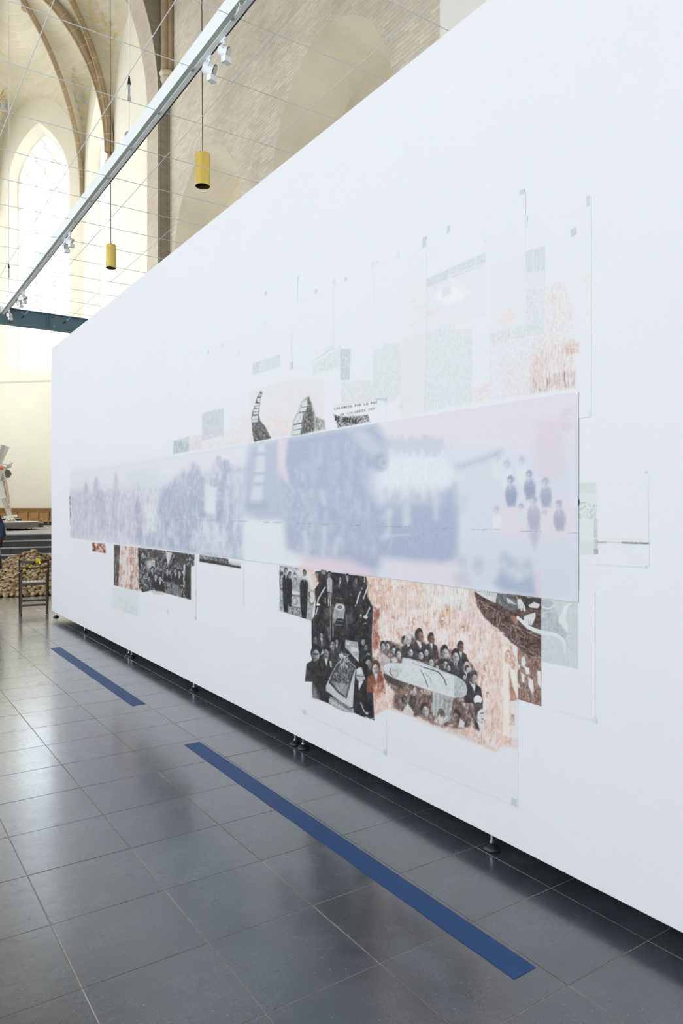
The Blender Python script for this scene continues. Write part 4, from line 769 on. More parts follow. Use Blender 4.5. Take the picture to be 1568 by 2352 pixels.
def ghost(x, y, h, c, body, pale=(208,214,226)):
    Bd.ell(x+h*.05, y+h*1.35, h*.58, h*1.0, body, .8, soft=2.0); Bd.poly([(x-h*.45,y+h*1.2),(x+h*.6,y+h*1.2),(x+h*.5,y+h*2.5),(x-h*.3,y+h*2.5)], body, .7, 2.5)
    Bd.ell(x, y-h*.08, h*.32, h*.44, c, .9, rot=.15, soft=1.2); Bd.ell(x-h*.1, y+h*.12, h*.20, h*.30, pale, .8, soft=1.0)
    Bd.line([(x-h*.2, y+h*.08), (x, y+h*.1)], h*.07, c, .5, .8); Bd.poly([(x-h*.18,y+h*.45),(x+h*.15,y+h*.45),(x-h*.02,y+h*.9)], pale, .7, 1.2)
ghost(1141, 1052, 20, (190,200,216), (214,222,233)); ghost(1164, 1068, 24, (184,196,214), (216,224,234)); ghost(1198, 1060, 22, (186,196,214), (217,224,234))
ghost(1172, 1104, 24, (146,158,186), (150,162,190)); ghost(1215, 1091, 23, (150,162,190), (148,161,190)); ghost(1252, 1108, 23, (164,173,198), (160,170,197)); ghost(1283, 1160, 24, (166,172,196), (168,172,197))
ghost(1224, 1150, 26, (168,177,199), (172,178,202)); ghost(1196, 1164, 17, (160,172,194), (211,219,231)); ghost(1140, 1172, 19, (176,188,206), (220,227,236)); ghost(1250, 1178, 17, (184,192,210), (214,219,230))
Bd.poly([(655,1010),(1050,1000),(1050,1290),(655,1280)], (196,206,224), .28, 10, tex=tx(2.2, 6, 0.37, 0.77, 3)); Bd.poly([(160,1110),(560,1060),(556,1280),(160,1235)], (224,230,240), .35, 6, tex=tx(2.0, 12, 0.37, 0.77, 8)); Bd.poly([(160,1130),(470,1110),(470,1270),(160,1235)], (140,148,178), .30, 6, tex=tx(1.8, 10, 0.45, 0.81, 2))
xq = 402.0
while xq < 1318:   # one line of fine lettering along the whole band
    L_ = rng.uniform(.03, .055)*(xq+340); n = max(3, int(L_/2.2)); y = 1168+.0341*(xq+340)
    for i in range(n):
        if rng.random() < .8: Bd.line([(xq+L_*i/n, y-1+.4*rng.random()), (xq+L_*i/n+.9, y+.8)], .9, (128,138,162), .75, .4)
    xq += L_*rng.uniform(1.5, 2.0)
Bd.line([(158,1085),(1328,896)], 1.4, (232,236,245), .8, .6)

# ------------------------------------------------------------------ film sheets
def to_px(Yw, Zw, X=WALLX):
    xr = X*CO-Yw*S; d = X*S+Yw*CO
    return 784+FPX*xr/d, 1168-FPX*(Zw-EYE)/d
def yw(px, X=WALLX): return X/px_ray(px)
def zw(px, py, X=WALLX):
    Y = yw(px, X); d = X*S+Y*CO
    return EYE+(1168-py)*d/FPX
paper_lin = lin(PAPER)
def film(name, label, cat, group, x0, x1, t0, t1, b0, b1, X, canvas, mat, nx, ny, tapes=(), sag=0):
    """sheet between photo columns x0..x1 (far..near), its corners read as rows t0,t1 (top) and b0,b1 (bottom)"""
    ya, yb = yw(x0, X), yw(x1, X)
    za, zb_, zc, zd = zw(x0, t0, X), zw(x1, t1, X), zw(x0, b0, X), zw(x1, b1, X)
    g = np.linspace(0, 1, nx+1); h = np.linspace(0, 1, ny+1)
    G, H = np.meshgrid(g, h)
    Yw = ya+(yb-ya)*G; top = za+(zb_-za)*G; bot = zc+(zd-zc)*G - sag*np.sin(G*math.pi)
    Zw = bot+(top-bot)*H
    loc = (X, yb, zd)
    co = np.stack([np.zeros(Yw.size) , (Yw-yb).ravel(), (Zw-zd).ravel()], 1).astype(np.float32)
    # gentle lift of the free lower edge, as film curls
    co[:, 0] -= (.0002*np.abs(np.sin(G*9))*(1-H)**3).ravel()
    me = bpy.data.meshes.new(name); W = nx+1
    idx = np.arange(W*(ny+1)).reshape(ny+1, W)
    q = np.stack([idx[:-1, :-1], idx[1:, :-1], idx[1:, 1:], idx[:-1, 1:]], -1).reshape(-1, 4)
    me.vertices.add(len(co)); me.vertices.foreach_set('co', co.ravel())
    me.loops.add(q.size); me.loops.foreach_set('vertex_index', q.ravel().astype(np.int32))
    me.polygons.add(len(q)); me.polygons.foreach_set('loop_start', np.arange(0, q.size, 4, dtype=np.int32))
    me.polygons.foreach_set('use_smooth', np.ones(len(q), dtype=bool))
    me.update(calc_edges=True)
    px, py = to_px(Yw.ravel(), Zw.ravel(), X)
    col = lin(np.clip(canvas.sample(px, py), 0, 255))/paper_lin*WALLALB*.985
    rgba = np.ones((len(co), 4), np.float32); rgba[:, :3] = np.clip(col, 0, 1)
    at = me.color_attributes.new('drawing', 'FLOAT_COLOR', 'POINT'); at.data.foreach_set('color', rgba.ravel())
    me.materials.append(M[mat])
    o = bpy.data.objects.new(name, me); C.objects.link(o); o.location = loc
    tag(o, label, cat, group)
    for (tpx, tpy, w, hh, pale) in tapes:
        Y = yw(tpx, X); z = zw(tpx, tpy, X); bm = BM(); box(bm, -.0005, -.0001, -w/2, w/2, -hh/2, hh/2)
        t = obj('tape_piece', bm, 'film_tape_pale' if pale else 'film_tape', o); t.location = (0, Y-yb, z-zd)
        t.rotation_euler = (R.uniform(-.2, .2), 0, 0)
    return o

fg = 'drafting film sheets with drawings on the white wall'
fc = 'drawing sheet'
F = film
X1 = WALLX-.0006
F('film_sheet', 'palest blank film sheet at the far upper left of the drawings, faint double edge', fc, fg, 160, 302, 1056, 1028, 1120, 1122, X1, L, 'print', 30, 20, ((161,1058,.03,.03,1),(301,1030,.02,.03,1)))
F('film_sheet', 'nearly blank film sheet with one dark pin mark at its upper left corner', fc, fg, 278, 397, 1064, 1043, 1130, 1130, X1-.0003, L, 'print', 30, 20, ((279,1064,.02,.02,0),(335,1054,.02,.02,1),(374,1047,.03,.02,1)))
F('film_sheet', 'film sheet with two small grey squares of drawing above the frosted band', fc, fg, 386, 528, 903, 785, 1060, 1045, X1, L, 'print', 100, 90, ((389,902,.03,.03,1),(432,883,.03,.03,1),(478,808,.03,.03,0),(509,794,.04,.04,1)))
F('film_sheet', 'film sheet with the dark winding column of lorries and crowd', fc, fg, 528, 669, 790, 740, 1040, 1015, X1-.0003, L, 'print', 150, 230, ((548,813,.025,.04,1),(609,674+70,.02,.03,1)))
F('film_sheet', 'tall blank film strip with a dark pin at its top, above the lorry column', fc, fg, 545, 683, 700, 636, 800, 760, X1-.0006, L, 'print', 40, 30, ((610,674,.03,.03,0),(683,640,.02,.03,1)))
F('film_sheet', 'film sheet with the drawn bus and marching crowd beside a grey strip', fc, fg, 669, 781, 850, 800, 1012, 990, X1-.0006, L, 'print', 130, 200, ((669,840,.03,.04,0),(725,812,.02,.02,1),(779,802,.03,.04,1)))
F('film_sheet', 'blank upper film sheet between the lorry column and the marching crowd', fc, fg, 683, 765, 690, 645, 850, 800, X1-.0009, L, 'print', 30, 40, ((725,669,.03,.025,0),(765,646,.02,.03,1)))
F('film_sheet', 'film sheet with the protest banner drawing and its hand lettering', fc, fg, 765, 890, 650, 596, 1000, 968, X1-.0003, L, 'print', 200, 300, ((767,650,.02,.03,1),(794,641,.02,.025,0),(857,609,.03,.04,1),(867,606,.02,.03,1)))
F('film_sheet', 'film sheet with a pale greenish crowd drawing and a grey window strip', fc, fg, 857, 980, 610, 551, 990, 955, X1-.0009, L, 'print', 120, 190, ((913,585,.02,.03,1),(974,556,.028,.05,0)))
F('film_sheet', 'large upper film sheet with a slanted grey facade strip and a white blob', fc, fg, 980, 1206, 548, 440, 962, 930, X1-.0012, L, 'print', 260, 380, ((1029,527,.018,.035,0),(1114,556,.015,.02,1),(1198,441,.026,.02,0),(1207,512,.016,.05,1)))
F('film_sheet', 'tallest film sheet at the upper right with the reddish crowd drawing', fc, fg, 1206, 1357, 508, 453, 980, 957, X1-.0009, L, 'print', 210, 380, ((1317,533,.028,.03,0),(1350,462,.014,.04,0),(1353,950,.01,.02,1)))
F('film_sheet', 'film sheet with a narrow strip of brown drawing at the very far end', fc, fg, 158, 212, 1124, 1126, 1266, 1280, X1, L, 'print', 50, 90, ())
F('film_sheet', 'small film sheet with a little brown patch hanging below the band', fc, fg, 210, 260, 1235, 1240, 1317, 1330, X1-.0003, L, 'print', 50, 70, ())
F('film_sheet', 'blank small film sheet sticking out lowest under the dark street scene', fc, fg, 257, 318, 1345, 1358, 1397, 1417, X1, L, 'print', 40, 40, ())
F('film_sheet', 'film sheet with the dark street scene beside rust-brown streaks', fc, fg, 259, 450, 1240, 1262, 1372, 1424, X1-.0006, L, 'print', 230, 180, ((300,1386,.03,.02,1),(385,1405,.03,.03,0),(449,1420,.03,.03,0),(450,1362,.015,.05,0)))
F('film_sheet', 'film sheet with only a thin black and white strip along its top', fc, fg, 456, 560, 1262, 1275, 1362, 1388, X1-.0003, L, 'print', 120, 100, ((505,1368,.02,.02,1),(559,1384,.02,.04,1)))
F('film_sheet', 'film sheet with two suited men flanking a casket, blank below', fc, fg, 610, 715, 1285, 1300, 1550, 1590, X1, L, 'print', 130, 280, ((613,1325,.02,.03,1),))
F('film_sheet', 'film sheet with the black funeral scene around a glazed casket', fc, fg, 698, 888, 1290, 1310, 1640, 1733, X1-.0006, L, 'print', 260, 440, ((699,1636,.045,.03,0),(782,1677,.03,.03,1),(884,1728,.028,.03,0)), .012)
F('film_sheet', 'largest lower film sheet with the rust-red crowd carrying a shrouded stretcher', fc, fg, 888, 1189, 1310, 1350, 1722, 1856, X1-.0003, L, 'print', 400, 480, ((1180,1843,.032,.032,0),), .03)
F('film_sheet', 'film sheet with the folded hands and the white sweeping cloth, grey-blue at its side', fc, fg, 1189, 1366, 1345, 1362, 1606, 1660, X1-.0009, L, 'print', 260, 320, ((1365,1655,.02,.02,1),))
F('film_sheet', 'film sheet with pale green squares, upper one beside the band end', fc, fg, 1318, 1489, 1096, 1083, 1234, 1239, X1, L, 'print', 150, 130, ((1484,1085,.012,.01,0),))
F('film_sheet', 'film sheet with a thin dark grey line, lower one beside the band end', fc, fg, 1318, 1491, 1236, 1240, 1297, 1304, X1-.0003, L, 'print', 170, 60, ((1484,1302,.012,.01,0),))
o = F('frosted_band', 'very long lavender-blue frosted film band running across all the drawings', 'frosted banner', None, 162, 1327.5, 1082, 899, 1235, 1384, WALLX-.0045, Bd, 'frost', 760, 330, ())
for px_, py_ in ((170, 1082), (590, 1016), (1000, 951), (1324, 902), (1310, 1378)):
    bm = BM(); Y = yw(px_, WALLX-.0045); z = zw(px_, py_, WALLX-.0045); cyl(bm, (-.001, Y-o.location.y, z-o.location.z), (.0044, Y-o.location.y, z-o.location.z), .004, n=8); obj('standoff_pin', bm, 'chrome', o)

# ------------------------------------------------------------------ church shell
def arch_z(u, a, spring, rise):
    Rr = (a*a+rise*rise)/(2*a)
    return spring+math.sqrt(max(0, Rr*Rr-(abs(u)+Rr-a)**2))
def arch_panel(bm, O, U, Nn, u0, u1, z0, z1, uc, a, sill, spring, rise, depth, splay=0, back=False, n=32, bmr=None, bmb=None):
    O, U, Nn = Vector(O), Vector(U).normalized(), Vector(Nn).normalized()
    P = lambda u, z, d=0: O+U*u+Vector((0, 0, z))-Nn*d
    q = lambda b_, *pts: b_.faces.new([b_.verts.new(p) for p in pts])
    q(bm, P(u0, z0), P(uc-a, z0), P(uc-a, z1), P(u0, z1)); q(bm, P(uc+a, z0), P(u1, z0), P(u1, z1), P(uc+a, z1))
    if sill > z0: q(bm, P(uc-a, z0), P(uc+a, z0), P(uc+a, sill), P(uc-a, sill))
    us = [-a*math.cos(math.pi*i/n) for i in range(n+1)]
    fr = [(u, arch_z(u, a, spring, rise)) for u in us]
    for (ua, za), (ub, zb) in zip(fr, fr[1:]): q(bm, P(uc+ua, za), P(uc+ub, zb), P(uc+ub, z1), P(uc+ua, z1))
    r_ = bmr or bm; k = (a-splay)/a; rs = rise*k
    bk = [(u*k, arch_z(u*k, a-splay, spring, rs)) for u in us]
    full = [(-a, sill)]+fr+[(a, sill)]; fullb = [(-a*k, sill+splay*.6)]+bk+[(a*k, sill+splay*.6)]
    L_ = [(x, y) for x, y in zip(full, fullb)]
    for (f1, b1), (f2, b2) in zip(L_, L_[1:]): q(r_, P(uc+f1[0], f1[1]), P(uc+f2[0], f2[1]), P(uc+b2[0], b2[1], depth), P(uc+b1[0], b1[1], depth))
    q(r_, P(uc-a, sill), P(uc+a, sill), P(uc+a*k, sill+splay*.6, depth), P(uc-a*k, sill+splay*.6, depth))
    if back:
        bb_ = bmb or bm
        for (ua, za), (ub, zb) in zip(bk, bk[1:]): q(bb_, P(uc+ua, sill, depth), P(uc+ub, sill, depth), P(uc+ub, zb, depth), P(uc+ua, za, depth))
    return P

# nave wall on the right with its two blind niches
NX = 8.0; TOP = 23.0
bm = BM(); br = BM(); bb2 = BM()
arch_panel(bm, (NX, 0, 0), (0, 1, 0), (-1, 0, 0), 15.45, 21.1, 0, TOP, 18.5, 2.27, 3.0, 8.9, 2.5, 1.13, .5, True, bmr=br, bmb=bb2)
arch_panel(bm, (NX, 0, 0), (0, 1, 0), (-1, 0, 0), 8.9, 15.45, 0, TOP, 12.42, 2.25, 3.0, 8.9, 2.5, 1.13, .5, True, bmr=br, bmb=bb2)
wr = struct(obj('wall_right', bm, 'brick_nave'))
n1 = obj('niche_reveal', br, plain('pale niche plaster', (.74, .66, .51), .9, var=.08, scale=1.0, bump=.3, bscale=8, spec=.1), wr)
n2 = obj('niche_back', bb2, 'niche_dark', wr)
bm = BM(); box(bm, 7.86, 9.4, 3.5, 8.78, 0, TOP); box(bm, 7.95, 9.4, NAVE_B-.3, 3.5, 0, TOP)
struct(obj('wall_right_pier', bm, 'plaster_white'))

# left flank, west front and ceiling of the nave, out of frame: they hold the windows that light the place
bm = BM()
for yc, a in NAVE_WIN: arch_panel(bm, (NAVE_L, 0, 0), (0, 1, 0), (1, 0, 0), yc-2.5, min(yc+2.5, 21.1), 0, TOP-.5, yc, a, .3, 6.6, 2.4, .5, .1)
box(bm, NAVE_L-.5, NAVE_L, NAVE_B, -10.1, 0, TOP-.5)
struct(obj('wall_left', bm, 'plaster_white'))
bm = BM(); arch_panel(bm, (1.7, NAVE_B, 0), (1, 0, 0), (0, 1, 0), -6.5, 6.5, 0, TOP-.5, 0, 2.6, .3, 7.0, 4.0, .5, .1)
struct(obj('wall_back', bm, 'plaster_white'))
bm = BM(); box(bm, NAVE_L-.5, NX+1.5, NAVE_B-.5, 21.2, TOP-.5, TOP-.2); struct(obj('ceiling_nave', bm, 'cream'))
# chancel arch
XC = 4.1; AH = 7.63-XC
bm = BM(); br = BM()
arch_panel(bm, (XC, 21.1, 0), (1, 0, 0), (0, -1, 0), -9.2, 8, 0, TOP, 0, AH, 0, 13.9, 6.9, .97, 0, False, n=48, bmr=br)
wa = struct(obj('wall_chancel', bm, 'brick_front_shaded')); obj('arch_soffit', br, 'brick_arch', wa)
bm = BM(); arch_panel(bm, (XC, 22.07, 0), (1, 0, 0), (0, 1, 0), -9.2, 8, 0, TOP, 0, AH, 0, 13.9, 6.9, .01, 0, False, n=48)
obj('arch_rear_face', bm, 'cream', wa)
# corner shaft with a carved corbel
bm = BM(); tube(bm, [(7.80, 20.97, 14.55), (7.80, 20.97, 16.5), (7.72, 20.9, 18.5), (7.45, 20.7, 20.6), (6.9, 20.2, 22.6)], .13, n=12)
tube(bm, [(7.93, 20.86, 14.55), (7.93, 20.86, 16.5), (7.9, 20.7, 18.5), (7.8, 20.2, 20.6), (7.5, 19.2, 22.6)], .09, n=10)
sh = obj('corner_shaft', bm, 'rib', wa, smooth=True)
bm = BM(); lathe(bm, [(.03, -.85), (.09, -.7), (.08, -.55), (.15, -.42), (.13, -.3), (.2, -.16), (.17, -.1), (.22, -.03), (.22, .03)], 7.83, 20.93, 10)
for v in bm.verts: v.co.z += 14.6; v.co += Vector((R.uniform(-.02, .02), R.uniform(-.02, .02), 0))
obj('corbel', bm, 'niche_dark', wa)

# choir floor and steps
st = struct(bpy.data.objects.new('floor_choir', None)); C.objects.link(st)
RISE, TREAD, SY = .170, .30, 20.2
for k in range(5):
    y0 = SY+k*TREAD; y1 = y0+TREAD if k < 4 else 34.5
    nsl = 9
    for j in range(nsl):
        xa = -3.0+j*1.3+(.5 if k % 2 else 0); xb = min(xa+1.3, 9.6)-.006
        if k == 4: break
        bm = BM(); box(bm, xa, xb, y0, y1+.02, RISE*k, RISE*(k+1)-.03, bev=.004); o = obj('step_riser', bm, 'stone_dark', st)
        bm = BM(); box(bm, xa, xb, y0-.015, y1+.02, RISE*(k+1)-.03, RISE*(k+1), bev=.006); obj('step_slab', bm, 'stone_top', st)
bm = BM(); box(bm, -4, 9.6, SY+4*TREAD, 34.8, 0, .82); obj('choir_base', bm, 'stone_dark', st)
nb = BM()
for i in range(22):
    for j in range(22):
        xa, ya = -3.4+i*.6, SY+4*TREAD-.015+j*.62
        box(nb, xa, xa+.594, ya, ya+.614, .82, .85+R.uniform(-.001, .001))
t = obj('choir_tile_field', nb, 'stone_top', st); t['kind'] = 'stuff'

# apse: octagon facets
WH = 3.9; YB = 26.9
B_ = Vector((XC+WH, YB, 0)); A_ = Vector((XC+WH, 31.0, 0)); D_ = A_+Vector((-2.93, 2.93, 0))
E_ = Vector((2*XC-D_.x, D_.y, 0)); F_ = Vector((XC-WH, 31.0, 0)); G_ = Vector((XC-WH, YB, 0))
ZK, ZSP, ZWA = 20.0, 14.65, 18.75
corners = [B_, A_, D_, E_, F_, G_]
CH = Vector((XC, YB, 0))
fac = struct(bpy.data.objects.new('wall_apse', None)); C.objects.link(fac)
# straight choir bay walls
bm = BM()
arch_panel(bm, (XC-WH, 24.485, 0), (0, 1, 0), (1, 0, 0), -2.415, 2.415, 0, TOP, 0, 1.7, 3.2, 14.0, 2.8, .4, .1)  # unseen window added to brighten the choir
portal('choir_portal', (XC-WH-.42, 24.485, 10), (8, 24.485, 10), 3.2, 13.6)
for sx in (1,):
    x = XC+sx*WH
    vs = [bm.verts.new(p) for p in ((x, 22.07, 0), (x, YB, 0), (x, YB, TOP), (x, 22.07, TOP))]; bm.faces.new(vs)
obj('choir_side_wall', bm, 'cream', fac)
SILL0, SPR, RI, GA0 = 7.35, 15.25, 2.6, 1.43
def window(P, depth, gw, name, detail, SILL, GA):
    """tracery, bars and panes inside one apse opening; P(u,z,d) maps to the world"""
    w = struct(bpy.data.objects.new(name, None)); C.objects.link(w)
    a = gw; z0 = SILL+.12; spr = SPR; rise = RI*gw/GA; WID = GA
    zin = lambda u: arch_z(u, a, spr, rise) if abs(u) < a else -1
    lw = 2*a/3; bm = BM()
    def bar(bm, pts, r, n=6): tube(bm, [P(u, z, depth) for u, z in pts], r, n)
    bmm = BM()
    for m in (-lw/2, lw/2): bar(bmm, [(m, z0), (m, 14.3)], .045)
    obj('mullion', bmm, 'tracery', w)
    H = .56; tb = BM(); zs = 14.3
    for m in (-1.5*lw, -.5*lw, .5*lw, 1.5*lw):
        for sg in (-1, 1):
            run = []
            for i in range(0, 90):
                z = zs+i*.05; u = m+sg*lw/4*(1-math.cos(math.pi*(z-zs)/H))
                if abs(u) <= a*.995 and z < zin(u):
                    run.append((u, z))
                else:
                    if len(run) > 1: bar(tb, run, .062, 5)
                    run = []
            if len(run) > 1: bar(tb, run, .062, 5)
    obj('tracery', tb, 'tracery', w)
    rb = BM(); us = [-a*math.cos(math.pi*i/24) for i in range(25)]
    bar(rb, [(-a, z0)]+[(u, arch_z(u, a, spr, rise)) for u in us]+[(a, z0)], .05); bar(rb, [(-a, z0), (a, z0)], .05)
    obj('frame', rb, 'tracery', w)
    rows = [z0+.02+i*.80 for i in range(9)]+[14.3]
    if detail:
        hb = BM()
        for z in rows[1:]: bar(hb, [(-a, z), (a, z)], .014, 5)
        obj('glazing_bar', hb, 'wire', w)
        first = None
        for k in range(3):
            for zA, zB in zip(rows, rows[1:]):
                pb = BM(); uA, uB = -a+k*lw+.03, -a+(k+1)*lw-.03
                vs = [pb.verts.new(P(u, z, depth+.02)) for u, z in ((uA, zA+.01), (uB, zA+.01), (uB, zB-.01), (uA, zB-.01))]; pb.faces.new(vs)
                obj('pane', pb, 'glass', w)
    else:
        pb = BM(); vs = [pb.verts.new(P(u, z, depth+.02)) for u, z in ((-a, z0), (a, z0), (a, 14.3), (-a, 14.3))]; pb.faces.new(vs); obj('pane', pb, 'glass', w)
    pb = BM(); n = 24
    for ua, ub in zip(us, us[1:]):
        vs = [pb.verts.new(P(u, z, depth+.02)) for u, z in ((ua, 14.3), (ub, 14.3), (ub, arch_z(ub, a, spr, rise)), (ua, arch_z(ua, a, spr, rise)))]; pb.faces.new(vs)
    obj('head_pane', pb, 'glass', w)
for i in range(5):
    p, q = corners[i], corners[i+1]; FL = (q-p).length; U = (q-p).normalized(); mid = (p+q)/2
    Nn = (CH+Vector((0, 0, 0))-mid); Nn = Vector((-U.y, U.x, 0)); Nn = Nn if Nn.dot(Vector((XC, 28, 0))-mid) > 0 else -Nn
    SILL, GA = (SILL0, GA0) if i < 2 else (SILL0, .62) if i == 2 else (3.4, 1.6)   # unseen flank windows enlarged to brighten the choir
    bm = BM(); br = BM()
    P = arch_panel(bm, mid, U, Nn, -FL/2, FL/2, 0, TOP, 0, GA, SILL, SPR, RI, .5, .16, False, bmr=br)
    obj('apse_facet', bm, 'cream', fac); obj('window_reveal', br, 'cream', fac)
    window(P, .5, GA-.16, 'window_%d' % (i+1), i in (0, 1), SILL, GA)
    pc = mid-Nn*.55; portal('apse_portal', (pc.x, pc.y, 12.6), tuple(mid+Nn*3+Vector((0, 0, 12.6))), 2*GA-.2, 10.6 if i < 3 else 18)
    # string course and oak panelling
    bm = BM()
    sc = [P(-FL/2, 6.93, 0), P(FL/2, 6.93, 0)]
    for zz, dd in ((6.88, .0), (6.95, -.07), (7.02, -.07), (7.08, 0)): pass
    prof = [(6.88, 0), (6.95, -.07), (7.02, -.07), (7.08, 0)]
    a1 = [bm.verts.new(P(-FL/2, z, d)) for z, d in prof]; a2 = [bm.verts.new(P(FL/2, z, d)) for z, d in prof]
    for k in range(3): bm.faces.new((a1[k], a2[k], a2[k+1], a1[k+1]))
    obj('string_course', bm, 'cream', fac)
    if i in (0, 1, 2):
        pan = bpy.data.objects.new('oak_panelling', None); C.objects.link(pan)
        lab = ['oak wainscot on the apse flank beside the exhibition wall', 'oak wainscot below the tall apse window behind the podium', 'oak wainscot on the rear face of the apse'][i]
        tag(pan, lab, 'wainscot', 'oak wainscot around the apse')
        mw = Matrix.Translation(mid)@Matrix(((U.x, Nn.x, 0, 0), (U.y, Nn.y, 0, 0), (0, 0, 1, 0), (0, 0, 0, 1)))
        e = FL/2-.05
        def pbx(nm, u0, u1, d0, d1, z0, z1, mt, bev=.006):
            bm = BM(); box(bm, u0, u1, d0, d1, z0, z1, mat=mw, bev=0); return obj(nm, bm, mt, pan)
        pbx('top_rail', -e, e, .0, .10, 1.50, 1.57, 'oak_dark'); pbx('upper_rail', -e, e, .0, .07, 1.42, 1.50, 'oak'); pbx('lower_rail', -e, e, .0, .07, .98, 1.05, 'oak')
        pbx('plinth', -e, e, .0, .03, .852, .98, 'black')
        ns = 8
        for k in range(ns+1):
            u = -e+.04+(2*e-.08)*k/ns; pbx('stile', u-.035, u+.035, 0, .075, .90 if k % 2 else .852, 1.42, 'oak_dark' if k % 3 == 0 else 'oak')
        for k in range(ns):
            u = -e+.04+(2*e-.08)*(k+.5)/ns; wv = (2*e-.08)/ns/2-.035; pbx('panel', u-wv, u+wv, 0, .035, 1.05, 1.42, 'oak')

# ribs and vault webs
vault = struct(bpy.data.objects.new('ceiling', None)); C.objects.link(vault)
def rib_curve(p, k, zs=ZSP, zk=ZK, n=26, ex=1.0):
    out = []
    for i in range(n+1):
        th = math.pi/2*i/n; s = 1-math.cos(th)
        z = zs+(zk-zs)*math.sin(th)**ex
        out.append(Vector((p.x+(k.x-p.x)*s, p.y+(k.y-p.y)*s, z)))
    return out
def rib(pts, w=.075, h=.20, foot=0):
    rb = BM(); rings = []
    prof = [(-w, h*.45), (-w, -.02), (-w*.8, -h*.25), (-w*.35, -h*.5), (-w*.3, -h*.72), (w*.3, -h*.72), (w*.35, -h*.5), (w*.8, -h*.25), (w, -.02), (w, h*.45)]
    for i, p in enumerate(pts):
        d = (pts[min(i+1, len(pts)-1)]-pts[max(i-1, 0)]).normalized()
        hor = Vector((pts[-1].x-pts[0].x, pts[-1].y-pts[0].y, 0)).normalized()
        side = Vector((-hor.y, hor.x, 0)); nrm = side.cross(d).normalized()
        if nrm.dot(Vector((hor.x, hor.y, -.5))) > 0: nrm = -nrm   # away from the room
        rings.append([rb.verts.new(p+side*a+nrm*(b)) for a, b in prof])
    for A, B in zip(rings, rings[1:]):
        for q in range(len(prof)-1): rb.faces.new((A[q], A[q+1], B[q+1], B[q]))
    o = obj('rib', rb, 'rib', vault)
    # mortar joints: thin pale collars
    jb = BM()
    for i in range(2, len(pts)-1, 2):
        p = pts[i]; d = (pts[i+1]-pts[i-1]).normalized(); hor = Vector((pts[-1].x-pts[0].x, pts[-1].y-pts[0].y, 0)).normalized()
        side = Vector((-hor.y, hor.x, 0)); nrm = side.cross(d).normalized()
        if nrm.dot(Vector((hor.x, hor.y, -.5))) > 0: nrm = -nrm
        for off in (-.008,):
            A = [jb.verts.new(p+side*a*1.03+nrm*(b-.003)-d*.008) for a, b in prof]; B = [jb.verts.new(p+side*a*1.03+nrm*(b-.003)+d*.008) for a, b in prof]
            for q in range(len(prof)-1): jb.faces.new((A[q], A[q+1], B[q+1], B[q]))
    obj('mortar_joint', jb, 'rib_joint', o)
    return o
def shaft(p, z0, z1, r=.085):
    sb = BM(); cyl(sb, (p.x, p.y, z0), (p.x, p.y, z1), r, n=12); obj('shaft', sb, 'rib', vault, smooth=False)
    cb = BM(); lathe(cb, [(.06, z0-.42), (.10, z0-.35), (.11, z0-.2), (.19, z0-.08), (.19, z0)], p.x, p.y, 10); obj('corbel', cb, 'niche_dark', vault)
K = Vector((XC, YB, 0))
inw = lambda p, d=.12: p+(K-p).normalized()*d
for p in corners:
    q = inw(p); rib(rib_curve(q, K)); shaft(q, ZSP-.3, ZSP+.03)
KB = Vector((XC, 24.5, 0)); bay = [Vector((XC+WH, YB, 0)), Vector((XC+WH, 22.1, 0)), Vector((XC-WH, 22.1, 0)), Vector((XC-WH, YB, 0))]
for p in bay:
    q = p+(KB-p).normalized()*.14; rib(rib_curve(q, KB), w=.08, h=.20)
for sg in (1, -1):
    p = Vector((XC+sg*(WH-.14), YB-.07, 0)); rib(rib_curve(p, Vector((XC, YB-.07, 0))), w=.11, h=.26)
def cell(p, q, k, zwa, name='vault_web'):
    n, m = 24, 20; c1, c2 = rib_curve(p, k, n=n), rib_curve(q, k, n=n); wb_ = BM(); grid = []
    def pt(si, ti):
        i0 = min(int(ti), n-1); f_ = ti-i0
        a = c1[i0].lerp(c1[i0+1], f_); b = c2[i0].lerp(c2[i0+1], f_)
        v = a.lerp(b, si); t_ = 1-math.cos(math.pi/2*ti/n)
        crown = zwa+(ZK-zwa)*math.sin(math.pi/2*min(1, t_*1.15))
        u = abs(2*si-1); sh = math.sqrt(max(0, 1-u**2.2))
        v.z = v.z+.12+max(0, crown-v.z)*sh; return v
    for j in range(n+1): grid.append([wb_.verts.new(pt(i/m, j)) for i in range(m+1)])
    for j in range(n):
        for i in range(m): wb_.faces.new((grid[j][i], grid[j][i+1], grid[j+1][i+1], grid[j+1][i]))
    obj(name, wb_, 'brick_vault', vault, smooth=True)
    return pt
web_pts = [cell(corners[i], corners[i+1], K, ZWA) for i in range(5)]
web_b = cell(bay[0], bay[1], KB, ZWA)
cell(bay[1], bay[2], KB, ZWA); cell(bay[2], bay[3], KB, ZWA); cell(bay[3], bay[0], KB, 19.8)
